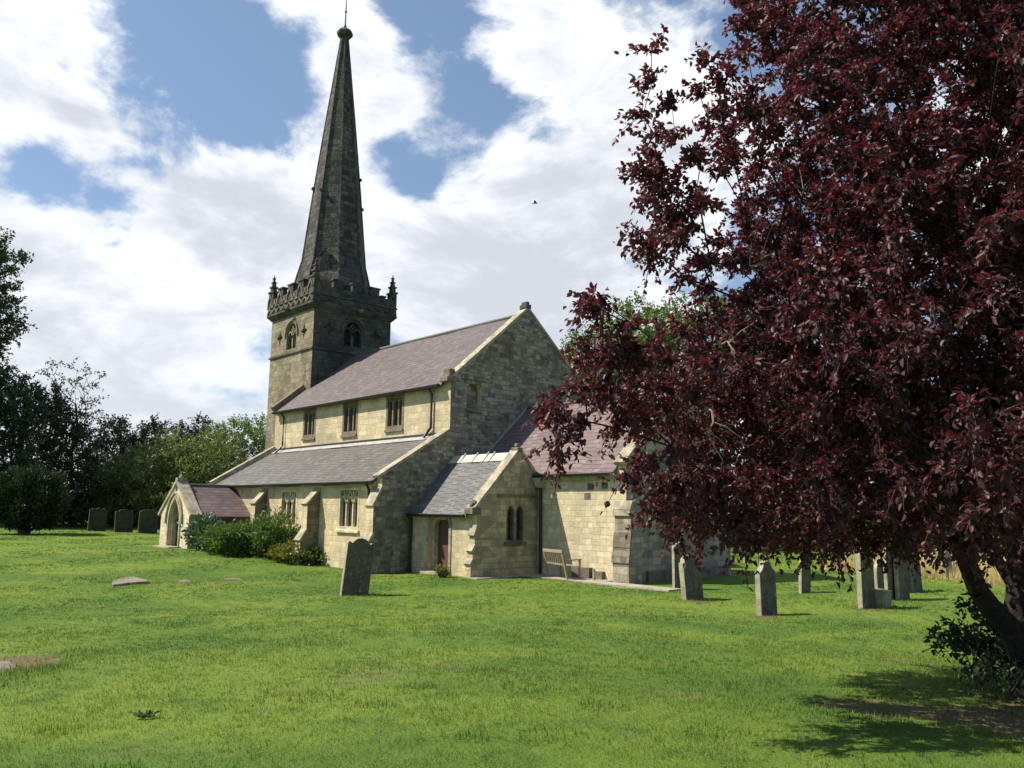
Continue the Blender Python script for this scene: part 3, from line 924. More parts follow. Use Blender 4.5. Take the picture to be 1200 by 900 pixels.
def LP(u, z, d):
    return base_+lt*u+ls*d+Vector((0, 0, z))


lu = MB().poly_prism([LP(-.28, 15.6, -.02), LP(.28, 15.6, -.02), LP(.28, 16.95, -.02), LP(0, 17.3, -.02), LP(-.28, 16.95, -.02)], -ls*.7)
lo_ = lu.build('lucarne', M['spire'], spire)
MB().poly_prism([LP(-.15, 15.8, -.008), LP(.15, 15.8, -.008), LP(.15, 16.65, -.008), LP(0, 16.9, -.008), LP(-.15, 16.65, -.008)], -ls*.008)
lr = MB().ribbon([LP(-.36, 16.95, 0), LP(0, 17.36, 0), LP(.36, 16.95, 0)], .10, ls, -.7, .05)
lo2 = lr.build('lucarne_hood', M['spire'], spire)

# --- vestry
vz = lambda y: c_zvr-.12-1.03*abs(y-c_yr)
fVS, fVE = SF(-c_B), EF(c_V)
vprof = [(.004, -c_B, BASE), (.004, -c_B, vz(-c_B)-.05), (.004, c_yr, vz(c_yr)-.05), (.004, c_c0-.004, vz(c_c0)-.05), (.004, c_c0-.004, BASE)]
dpts = [(1.15, -.2), (1.15, 1.80), (1.22, 1.98), (1.38, 2.07), (2.12, 2.07), (2.28, 1.98), (2.35, 1.80), (2.35, -.2)]
P(MB().poly_prism(vprof, (c_V-.34, 0, 0)), 'vestry_wall', M['warm'], cuts=[pocket(fVS, dpts, .42, 'S')])
gv = [(c_V-.336, -c_B, BASE), (c_V-.336, -c_B, vz(-c_B)+.12), (c_V-.336, c_yr, vz(c_yr)+.12), (c_V-.336, c_c0-.004, vz(c_c0)+.12), (c_V-.336, c_c0-.004, BASE)]
lan = [arch(-.36, -.03, 1.24, 2.2, 2.48, 5), arch(.08, .41, 1.24, 2.2, 2.48, 5)]
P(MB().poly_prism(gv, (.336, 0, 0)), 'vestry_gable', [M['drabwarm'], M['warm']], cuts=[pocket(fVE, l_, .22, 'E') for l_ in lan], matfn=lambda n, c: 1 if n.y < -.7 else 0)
for l_ in lan:
    window(fVE, 'E', l_, .22, M['drab'], [], .05, name='lancet_window', framed=True)
P(MB().poly_prism([fVE(u, z, .002) for u, z in rect(-.48, .53, 1.08, 1.20)], (.10, 0, 0)), 'window_sill', M['drab'])
P(MB().poly_prism([fVE(u, z, .002) for u, z in rect(-.85, 1.0, 2.78, 2.86)], (.07, 0, 0)), 'string_course', M['drab'])
# door with moulded jambs
dr = P(MB().poly_prism([fVS(u, z, -.36) for u, z in [(1.30, -.1), (1.30, 1.80), (1.45, 1.95), (2.12, 1.95), (2.25, 1.80), (2.25, -.1)]], (0, .05, 0)), 'door', M['door'])
MB().tube([fVS(2.16, .95, -.33), fVS(2.16, 1.07, -.33)], .015, 6).build('door_handle', M['iron'], dr)
jm = MB().ribbon([fVS(u, z) for u, z in [(1.22, -.1), (1.22, 1.79), (1.30, 1.93), (1.42, 2.0), (2.08, 2.0), (2.20, 1.93), (2.28, 1.79), (2.28, -.1)]], .13, OUT['S'], -.34, -.14)
P(jm, 'door_jamb', M['coping'])
P(MB().ribbon([fVS(u, z) for u, z in [(1.08, -.1), (1.08, 1.82), (1.16, 2.03), (1.36, 2.14), (2.14, 2.14), (2.34, 2.03), (2.42, 1.82), (2.42, -.1)]], .13, OUT['S'], -.05, .035), 'door_surround', M['coping'])
P(MB().box(1.0, 2.5, -c_B-.38, -c_B-.004, -.3, .10), 'door_step', M['coping'])
vs = wavy([(.006, -c_B-.22, vz(-c_B-.22)+.03), (c_V-.34, -c_B-.22, vz(-c_B-.22)+.03), (c_V-.34, c_yr, vz(c_yr)+.03), (.006, c_yr, vz(c_yr)+.03)], .08)
vr = P(vs, 'vestry_roof', M['slate_vestry'])
slab([(.006, c_c0-.006, vz(c_c0)+.03), (c_V-.34, c_c0-.006, vz(c_c0)+.03), (c_V-.34, c_yr+.004, vz(c_yr)+.03), (.006, c_yr+.004, vz(c_yr)+.03)], .08).build('roof_slope', M['slate_vestry'], vr)
slab([(.02, c_yr-.30, vz(c_yr-.30)+.062), (c_V-.36, c_yr-.30, vz(c_yr-.30)+.062), (c_V-.36, c_yr, vz(c_yr)+.064), (.02, c_yr, vz(c_yr)+.064)], .02).build('lead_ridge', M['leadcream'], vr)
for q in (.75, 1.5, 2.15, 2.5):
    MB().tube([(q, c_yr-.31, vz(c_yr-.31)+.06), (q, c_yr+.02, vz(c_yr)+.13)], .03, 6).build('lead_roll', M['leadcream'], vr)
P(MB().ribbon([(c_V, -c_B-.14, vz(-c_B-.14)+.16), (c_V, c_yr, vz(c_yr)+.16), (c_V, c_c0-.004, vz(c_c0)+.16)], .10, (1, 0, 0), -.40, .04), 'vestry_coping', M['coping'], rough=.006)
P(MB().box(c_V-.36, c_V+.05, c_yr-.13, c_yr+.13, 4.42, 4.60).box(c_V-.24, c_V-.06, c_yr-.08, c_yr+.08, 4.60, 4.74), 'apex_stone', M['drab'], bevel=.03)
P(MB().box(c_V-.40, c_V+.07, -c_B-.26, -c_B+.14, 2.16, 2.40).blob((c_V-.2, -c_B-.02, 2.52), .17, 2, .2), 'kneeler_stone', M['drab'], bevel=.02)
gutter((.03, -c_B-.27, 2.14), (c_V-.42, -c_B-.27, 2.14), .065)
P(MB().box(.06, c_V-.42, -c_B-.10, -c_B-.002, 1.98+.14, 2.06+.16), 'vestry_cornice', M['pale'])
pipe([(.10, -c_B-.27, 2.1), (.10, -c_B-.09, 1.95), (.10, -c_B-.09, -.05)], .06)
buttress(c_V-.28, c_V+.006, -c_B, [(1.80, 1.42, .09), (1.10, .90, .17), (.62, .46, .25)], wallmat='drabwarm', cap='coping')
pipe([(c_V+.22, c_c0-.2, 3.55), (c_V+.22, c_c0-.1, 3.05), (c_V+.22, c_c0-.1, .0)], .06)
P(MB().loft([[(c_V+.10, c_c0-.24, 3.15), (c_V+.34, c_c0-.24, 3.15), (c_V+.34, c_c0-.003, 3.15), (c_V+.10, c_c0-.003, 3.15)],
             [(c_V+.02, c_c0-.32, 3.5), (c_V+.42, c_c0-.32, 3.5), (c_V+.42, c_c0-.003, 3.5), (c_V+.02, c_c0-.003, 3.5)]]), 'hopper_head', M['lead'])

# --- chancel
yc = c_W/2; hw = yc-c_c0
cz = lambda y: c_zc+.10+.93*(hw-abs(y-yc))
fCS, fCE = SF(c_c0), EF(c_C)
P(MB().poly_prism([(.004, c_c0, BASE), (.004, c_c0, cz(c_c0)-.1), (.004, yc, cz(yc)-.1), (.004, 2*yc-c_c0, cz(c_c0)-.1), (.004, 2*yc-c_c0, BASE)], (c_C-.36, 0, 0)), 'chancel_wall', M['pale'])
ce = arch(2.98, 5.54, 1.62, 3.2, 4.7, 10)
P(MB().poly_prism([(c_C-.356, c_c0, BASE), (c_C-.356, c_c0, cz(c_c0)+.12), (c_C-.356, yc, cz(yc)+.12), (c_C-.356, 2*yc-c_c0, cz(c_c0)+.12), (c_C-.356, 2*yc-c_c0, BASE)], (.356, 0, 0)),
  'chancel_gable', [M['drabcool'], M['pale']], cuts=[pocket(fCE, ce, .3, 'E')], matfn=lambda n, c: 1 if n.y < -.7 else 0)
bars = [([(3.83, 1.62), (3.83, 3.3)], .12), ([(4.69, 1.62), (4.69, 3.3)], .12)]
for a, b in ((2.98, 3.83), (3.83, 4.69), (4.69, 5.54)):
    bars.append((arch(a+.03, b-.03, 2.9, 3.15, 3.75)[1:-1], .09))
bars.append((quatre(4.26, 4.1, .3)+[quatre(4.26, 4.1, .3)[0]], .08))
window(fCE, 'E', ce, .3, M['drab'], bars, .12, sill=(2.9, 5.62, 1.62))
P(MB().ribbon([fCE(u, z) for u, z in arch(2.86, 5.66, 3.0, 3.2, 4.84, 10)], .12, OUT['E'], .002, .09), 'hood_mould', M['drab'])
P(MB().ribbon([(c_C, c_c0-.12, cz(c_c0-.12)+.16), (c_C, yc, cz(yc)+.16), (c_C, 2*yc-c_c0+.12, cz(c_c0-.12)+.16)], .14, (1, 0, 0), -.42, .06), 'chancel_coping', M['coping'], rough=.006)
cs = wavy([(.006, c_c0-.22, cz(c_c0)-.22*.93), (c_C-.36, c_c0-.22, cz(c_c0)-.22*.93), (c_C-.36, yc, cz(yc)), (.006, yc, cz(yc))], .09)
crf = P(cs, 'chancel_roof', M['slate_chancel'])
slab([(.006, 2*yc-c_c0+.22, cz(c_c0)-.22*.93), (c_C-.36, 2*yc-c_c0+.22, cz(c_c0)-.22*.93), (c_C-.36, yc+.004, cz(yc)), (.006, yc+.004, cz(yc))], .09).build('roof_slope', M['slate_chancel'], crf)
MB().tube([(.02, yc, cz(yc)+.01), (c_C-.4, yc, cz(yc)+.01)], .08, 8).build('ridge_tiles', M['slate_aisle'], crf)
P(MB().ribbon([(0, c_c0-.1, cz(c_c0)-.1*.93+.05), (0, yc, cz(yc)+.05)], .10, (1, 0, 0), .008, .05), 'lead_flashing', M['lead'])
gutter((c_V+.05, c_c0-.30, 3.60), (c_C-.44, c_c0-.30, 3.60), .075)
P(MB().box(c_V+.02, c_C-.37, c_c0-.12, c_c0-.002, 3.38, 3.56), 'chancel_cornice', M['coping'])
# corner buttress of the chancel with its two slabs
bt = MB().box(7.62, 8.30, c_c0-.16, c_c0+.5, 2.28, 2.30)
bt = MB().poly_prism([(7.62, y, z) for y, z in [(c_c0+.5, BASE), (c_c0+.5, 2.85), (c_c0-.0, 2.6), (c_c0-.06, 2.35), (c_c0-.06, 1.60), (c_c0-.11, 1.16), (c_c0-.12, 1.12), (c_c0-.18, .68), (c_c0-.18, BASE)]], (.68, 0, 0))
cb = P(bt, 'corner_buttress', [M['drabcool']])
slab([(7.58, c_c0-.002, 2.68), (8.34, c_c0-.002, 2.68), (8.34, c_c0-.13, 2.38), (7.58, c_c0-.13, 2.38)], .07).build('weathering_slab', M['coping'], cb)
MB().box(7.58, 8.33, c_c0-.13, c_c0+.48, 2.16, 2.36).build('cap_stone', M['coping'], cb, bevel=.02)
slab([(7.59, c_c0-.07, 1.64), (8.33, c_c0-.07, 1.64), (8.33, c_c0-.15, 1.14), (7.59, c_c0-.15, 1.14)], .05).build('weathering_slab', M['drab'], cb)
slab([(7.59, c_c0-.13, 1.13), (8.33, c_c0-.13, 1.13), (8.33, c_c0-.22, .64), (7.59, c_c0-.22, .64)], .05).build('weathering_slab', M['drab'], cb)
P(MB().box(c_C-.10, c_C+.10, 2.2, 2*yc-c_c0-.3, BASE, .35), 'plinth', M['drab'])
for (xx, zz) in ((6.35, 3.05), (7.0, 3.08), (6.2, 2.72)):
    P(MB().box(xx, xx+.28, c_c0-.012, c_c0+.1, zz, zz+.22), 'putlog_stone', M['drab'])

# --- south porch
pcx, pY = -12.88, -5.9
pb = gz(pcx, pY-.2)
pz = lambda x: 3.24-.66*abs(x-pcx)
fPS = SF(pY)
P(MB().poly_prism([(x, pY+.40, z) for x, z in [(pcx-1.62, BASE), (pcx-1.62, pz(pcx-1.62)-.06), (pcx, pz(pcx)-.06), (pcx+1.95, pz(pcx+1.95)-.06), (pcx+1.95, BASE)]], (0, -c_A-pY-.404, 0)), 'porch_wall', M['drab'])
pa = arch(pcx-.66, pcx+.66, pb-.3, 1.55, 2.66, 10)
cut = pocket(fPS, pa, .9, 'S')
P(MB().poly_prism([(x, pY, z) for x, z in [(pcx-1.82, BASE), (pcx-1.72, 1.0), (pcx-1.72, 2.06), (pcx, 3.40), (pcx+1.72, 2.06), (pcx+1.72, 1.0), (pcx+1.82, BASE)]], (0, .398, 0)), 'porch_gable', M['pale'], cuts=[cut])
# outer coping: broad sloping stones
P(MB().ribbon([(pcx-2.0, pY, 1.90), (pcx, pY, 3.46), (pcx+2.0, pY, 1.90)], .14, (0, -1, 0), -.46, .06), 'porch_coping', M['coping'], rough=.008)
P(MB().box(pcx-.12, pcx+.12, pY-.04, pY+.40, 3.48, 3.62).blob((pcx, pY+.16, 3.68), .12, 1, .3), 'apex_stone', M['coping'])
for k, (dw, wd, d0, d1) in enumerate(((0.07, .13, -.02, .05), (-.08, .13, -.30, -.10))):
    P(MB().ribbon([fPS(u, z) for u, z in arch(pcx-.66-dw, pcx+.66+dw, pb-.2, 1.55, 2.66+dw*1.2, 10)], wd, OUT['S'], d0, d1), 'arch_moulding', M['coping'])
P(MB().ribbon([fPS(u, z) for u, z in arch(pcx-1.0, pcx+1.0, 1.5, 1.6, 2.95, 10)], .09, OUT['S'], .002, .09), 'hood_mould', M['coping'])
P(MB().poly_prism([fPS(u, z, .004) for u, z in arch(pcx-.11, pcx+.11, 3.0, 3.2, 3.36, 4)], (0, .006, 0)), 'niche_shade_sheet', M['nearblack'])  # flat dark sheet, the shade of a recess put into its colour
gt = P(MB().poly_prism([fPS(u, z, -.36) for u, z in arch(pcx-.58, pcx+.58, pb-.2, 1.55, 2.55, 10)], (0, .05, 0)), 'porch_door', M['gate'])
MB().box(pcx-.62, pcx+.62, pY+.26, pY+.33, 1.50, 1.60).build('door_rail', M['teak'], gt)
pr_ = P(slab([(pcx+2.14, pY+.46, pz(pcx+2.14)+.04), (pcx+2.14, -c_A-.006, pz(pcx+2.14)+.04), (pcx, -c_A-.006, pz(pcx)+.04), (pcx, pY+.46, pz(pcx)+.04)], .08), 'porch_roof', M['slate_porch'])
slab([(pcx-1.86, pY+.46, pz(pcx+2.14)+.04), (pcx-1.86, -c_A-.006, pz(pcx+2.14)+.04), (pcx-.004, -c_A-.006, pz(pcx)+.04), (pcx-.004, pY+.46, pz(pcx)+.04)], .08).build('roof_slope', M['slate_porch'], pr_)
MB().tube([(pcx, pY+.47, pz(pcx)+.05), (pcx, -c_A-.02, pz(pcx)+.05)], .07, 8).build('ridge_tiles', M['slate_aisle'], pr_)
gutter((pcx+2.18, pY+.5, pz(pcx+2.14)-.08), (pcx+2.18, -c_A-.02, pz(pcx+2.14)-.08), .055)
P(MB().box(pcx-1.0, pcx+1.0, pY-.55, pY-.003, pb-.4, pb+.05), 'door_step', M['coping'])

# ------------------------------------------------------------------ ground
radii = [0.0]+list(np.geomspace(.6, 900, 110))
na = 240
vs_ = [(CAM[0], CAM[1], gz(CAM[0], CAM[1]))]
fs_ = []
for r in radii[1:]:
    a = np.arange(na)*2*math.pi/na
    xs, ys = CAM[0]+r*np.cos(a), CAM[1]+r*np.sin(a)
    vs_ += list(zip(xs.tolist(), ys.tolist(), T(xs, ys).tolist()))
for j in range(na):
    fs_.append((0, 1+j, 1+(j+1) % na))
for i in range(len(radii)-2):
    b0, b1 = 1+i*na, 1+(i+1)*na
    for j in range(na):
        fs_.append((b0+j, b1+j, b1+(j+1) % na, b0+(j+1) % na))
me = bpy.data.meshes.new('ground'); me.from_pydata(vs_, [], fs_)
me.materials.append(M['lawn'])
for p_ in me.polygons: p_.use_smooth = True
g_ = bpy.data.objects.new('ground', me); COL.objects.link(g_); tag(g_, kind='structure')
# paved strip along the foot of vestry and chancel
pth = MB()
pth.box(c_V+.01, c_C+2.6, c_c0-1.25, c_c0-.56, -.3, .05)
pth.box(c_V+.01, c_C-.5, c_c0-.556, c_c0-.004, -.3, .046)
pth.box(c_V+.01, c_V+.5, -c_B-.4, c_c0-1.254, -.3, .042)
o = pth.build('path', M['paving'], None); tag(o, kind='structure')


# ------------------------------------------------------------------ vegetation
def mesh_np(name, verts, faces_flat, fsize, mat, parent=None, tint=None, smooth=False):
    """mesh from numpy arrays; all faces have fsize corners"""
    me = bpy.data.meshes.new(name)
    nv, nf = len(verts), len(faces_flat)//fsize
    me.vertices.add(nv); me.vertices.foreach_set('co', np.asarray(verts, np.float32).ravel())
    me.loops.add(nf*fsize); me.loops.foreach_set('vertex_index', np.asarray(faces_flat, np.int32))
    me.polygons.add(nf); me.polygons.foreach_set('loop_start', np.arange(0, nf*fsize, fsize, dtype=np.int32))
    me.update(calc_edges=True)
    if tint is not None:
        a = me.attributes.new('tint', 'FLOAT', 'POINT'); a.data.foreach_set('value', np.asarray(tint, np.float32))
    me.materials.append(mat)
    if smooth:
        me.polygons.foreach_set('use_smooth', np.ones(nf, bool))
    o = bpy.data.objects.new(name, me); COL.objects.link(o)
    if parent is not None:
        o.parent = parent; o.matrix_parent_inverse = parent_world(parent).inverted()
    return o


def norm_rows(a):
    return a/np.maximum(1e-9, np.linalg.norm(a, axis=1, keepdims=True))


def leaves_mesh(name, pos, axis, L, Wd, mat, parent, tint, fold=.25, hexa=True):
    """leaf blades, folded along the midrib"""
    n = len(pos)
    axis = norm_rows(axis)
    ref = norm_rows(rng.normal(size=(n, 3))+np.array([0, 0, .9]))
    side = norm_rows(np.cross(axis, ref)); nrm = np.cross(side, axis)
    L = L[:, None]; Wd = Wd[:, None]
    if hexa:
        b = pos
        tip = pos+axis*L-nrm*L*.12
        l1 = pos+axis*L*.32+side*Wd*.46+nrm*Wd*fold; r1 = pos+axis*L*.32-side*Wd*.46+nrm*Wd*fold
        l2 = pos+axis*L*.68+side*Wd*.40+nrm*(Wd*fold-L*.05); r2 = pos+axis*L*.68-side*Wd*.40+nrm*(Wd*fold-L*.05)
        V = np.stack([b, l1, l2, tip, r2, r1], 1).reshape(-1, 3)
        i = np.arange(n)[:, None]*6
        F = np.concatenate([i+np.array([[0, 3, 2, 1]]), i+np.array([[0, 5, 4, 3]])], 1).ravel()
        return mesh_np(name, V, F, 4, mat, parent, np.repeat(tint, 6))
    V = np.stack([pos, pos+axis*L*.5+side*Wd*.5+nrm*Wd*fold, pos+axis*L, pos+axis*L*.5-side*Wd*.5+nrm*Wd*fold], 1).reshape(-1, 3)
    i = np.arange(n)[:, None]*4
    return mesh_np(name, V, (i+np.array([[0, 3, 2, 1]])).ravel() if fold == 0 else np.concatenate([i+np.array([[0, 2, 1]]), i+np.array([[0, 3, 2]])], 1).ravel(), 4 if fold == 0 else 3, mat, parent, np.repeat(tint, 4))


def tubes_np(name, A, B, ra, rb, mat, parent, k=6):
    n = len(A)
    d = norm_rows(B-A)
    ref = np.where(np.abs(d[:, 2:3]) > .9, np.array([[1., 0, 0]]), np.array([[0, 0, 1.]]))
    u = norm_rows(np.cross(d, ref)); v = np.cross(d, u)
    ang = np.arange(k)*2*math.pi/k
    ring = u[:, None, :]*np.cos(ang)[None, :, None]+v[:, None, :]*np.sin(ang)[None, :, None]
    V = np.concatenate([A[:, None, :]+ring*ra[:, None, None], B[:, None, :]+ring*rb[:, None, None]], 1).reshape(-1, 3)
    i = np.arange(n)[:, None]*2*k
    fl = []
    for j in range(k):
        fl.append(i+np.array([[j, (j+1) % k, k+(j+1) % k, k+j]]))
    return mesh_np(name, V, np.concatenate(fl, 1).ravel(), 4, mat, parent, None, True)


def sample_blobs(blobs, spacing, hollow=.35):
    """points spread through a union of spheres, no two nearer than spacing"""
    pts = []
    for (c, r, dens) in blobs:
        n = int(4.2*r**3/spacing**3*1.6*dens)+4
        d = norm_rows(rng.normal(size=(n, 3)))
        rr = (hollow**3+(1-hollow**3)*rng.random(n))**(1/3)*r
        rr *= 1+.18*rng.normal(size=n)*.6
        pts.append(np.asarray(c)[None, :]+d*rr[:, None])
    pts = np.concatenate(pts)
    rng.shuffle(pts)
    grid = {}
    keep = []
    for p_ in pts:
        key = tuple((p_/spacing).astype(int))
        ok = True
        for dx in (-1, 0, 1):
            for dy in (-1, 0, 1):
                for dz_ in (-1, 0, 1):
                    for q in grid.get((key[0]+dx, key[1]+dy, key[2]+dz_), ()):
                        if (q[0]-p_[0])**2+(q[1]-p_[1])**2+(q[2]-p_[2])**2 < spacing*spacing:
                            ok = False; break
                    if not ok: break
                if not ok: break
            if not ok: break
        if ok:
            grid.setdefault(key, []).append(p_); keep.append(p_)
    return np.array(keep)


def skeleton(pts, trunk, alpha=.45):
    """join every point to the growing tree by the cheapest branch"""
    nodes = [np.asarray(p_, float) for p_ in trunk]
    parent = [-1]+list(range(len(trunk)-1))
    plen = [0.0]
    for i in range(1, len(trunk)):
        plen.append(plen[-1]+np.linalg.norm(nodes[i]-nodes[i-1]))
    n = len(pts)
    best = np.full(n, 1e9); bi = np.zeros(n, int)
    done = np.zeros(n, bool)

    def relax(i):
        d = np.linalg.norm(pts-nodes[i], axis=1)
        c = d+alpha*plen[i]
        m_ = c < best
        best[m_] = c[m_]; bi[m_] = i
    for i in range(1, len(trunk)):
        relax(i)
    for _ in range(n):
        j = int(np.argmin(np.where(done, 1e9, best)))
        done[j] = True
        p0 = nodes[bi[j]]
        L = np.linalg.norm(pts[j]-p0)
        i0 = bi[j]
        ns = max(1, int(L/.55))
        for s_ in range(1, ns+1):
            f = s_/ns
            q = p0+(pts[j]-p0)*f
            if s_ < ns:
                q = q+rng.normal(size=3)*.06*L*.5+np.array([0, 0, .08*L*math.sin(math.pi*f)])
            nodes.append(q); parent.append(i0); plen.append(plen[i0]+L/ns); i0 = len(nodes)-1
            relax(i0)
    return np.array(nodes), np.array(parent)


def pipe_radii(parent, tip, expo, ntrunk, trunk_r):
    n = len(parent)
    cnt = np.zeros(n)
    kids = np.bincount(parent[parent >= 0], minlength=n)
    cnt[kids == 0] = 1
    for i in range(n-1, 0, -1):
        cnt[parent[i]] += max(cnt[i], 1)
    r = tip*np.maximum(cnt, 1)**expo
    if trunk_r:
        for i in range(ntrunk):
            r[i] = max(trunk_r[i], 0)
        for i in range(ntrunk, n):
            r[i] = min(r[i], r[parent[i]]*.92)
    return r, kids


def tree(name, label, base, trunk, trunk_r, blobs, spacing, leaf, per, mats, cat='tree', group=None, shoot=.4, wid=.55, droop=.25,
         tubes_min=.0, tip=.004, expo=.5, hexa=False, clump=None, twigs=False, alpha=.45, upshoot=.0, hollow=.35, gaps=0.0):
    root = empty(name, base, label, cat, group)
    pts = sample_blobs(blobs, spacing, hollow)
    if gaps:        # sprays with openings between them
        f_ = np.sin(pts[:, 0]*3.1+1.7*np.sin(pts[:, 2]*2.3))+np.sin(pts[:, 1]*2.7+1.9*np.sin(pts[:, 0]*1.9+1))+np.sin(pts[:, 2]*3.7+1.3*np.sin(pts[:, 1]*2.9))
        pts = pts[f_ > -gaps]
        pts = np.concatenate([pts, sample_blobs([q_ for q_ in blobs if q_[1] <= .34 and q_[2] >= .7], spacing, hollow)])
    nodes, par = skeleton(pts, trunk, alpha)
    r, kids = pipe_radii(par, tip, expo, len(trunk), trunk_r)
    idx = np.arange(1, len(nodes))
    k_ = idx[r[idx] > tubes_min]
    tubes_np('trunk', nodes[par[k_]], nodes[k_], r[par[k_]] if False else np.minimum(r[par[k_]], r[k_]*1.6), r[k_], mats[0], root, 7)
    # leafy shoots
    cen = np.mean([np.asarray(b[0])*b[1] for b in blobs], 0)/np.mean([b[1] for b in blobs])
    ns = max(1, per//14)
    n = len(pts)
    P0 = np.repeat(pts, ns, 0)
    out = norm_rows(P0-cen[None, :])
    sd_ = norm_rows(out*.75+rng.normal(size=(n*ns, 3))*.75+np.array([0, 0, .25+upshoot]))
    sl = shoot*(.55+.7*rng.random(n*ns))
    nl = 14
    tt = (np.arange(nl)+rng.random((n*ns, nl)))/nl
    pos_ = P0[:, None, :]+sd_[:, None, :]*(sl[:, None]*tt)[:, :, None]-np.array([0, 0, 1.])*(droop*sl[:, None]*tt**2)[:, :, None]
    pos_ = pos_.reshape(-1, 3)+rng.normal(size=(n*ns*nl, 3))*leaf*.25
    ax = np.repeat(sd_, nl, 0)*.5+rng.normal(size=(n*ns*nl, 3))*.7-np.array([0, 0, droop*1.0])
    m_ = len(pos_)
    L = leaf*(.65+.6*rng.random(m_))
    tint = np.clip(np.repeat(rng.random(n), ns*nl)*.45+rng.random(m_)*.55, 0, 1)
    leaves_mesh('crown', pos_, ax, L, L*wid, mats[1], root, tint, hexa=hexa)
    if twigs:
        e = P0+sd_*sl[:, None]*.5-np.array([0, 0, 1.])*droop*sl[:, None]*.25
        e2 = P0+sd_*sl[:, None]-np.array([0, 0, 1.])*droop*sl[:, None]
        tubes_np('twigs', np.concatenate([P0, e]), np.concatenate([e, e2]), np.concatenate([np.full(len(P0), .0052), np.full(len(P0), .004)]), np.concatenate([np.full(len(P0), .004), np.full(len(P0), .0018)]), M['twig'], root, 3)
    return root


def pb_(lst):
    """blobs given as photo point, distance, radius"""
    return [(at(x, y, d), r, (q[0] if q else 1.0)) for (x, y, d, r, *q) in lst]


# --- purple-leaved plum in the right foreground
DT = 8.8
fork = at(1184, 735, DT)
trunkA = [at(1207, 800, DT), at(1203, 775, DT), at(1193, 750, DT), fork]
plum_base = trunkA[0].copy(); plum_base[2] = gz(plum_base[0], plum_base[1])
limb = [at(1163, 714, DT-.1), at(1145, 690, DT-.2), at(1131, 655, DT-.3), at(1120, 610, DT-.5), at(1090, 540, DT-.6)]
trunk_nodes = [plum_base-np.array([0, 0, .15])]+[np.array(q) for q in trunkA[1:]]+limb
trunk_rad = [.21, .17, .145, .13, .115, .105, .095, .085, .06]
def nearer(lst):
    """the crown leans towards the viewer on its left side"""
    o = []
    for (x, y, d, r, *q) in lst:
        dn = d*float(np.interp(x, [620, 900, 1150, 1300], [.67, .79, .86, .88]))
        o.append((x, y, dn, r*dn/d, *q))
    return o


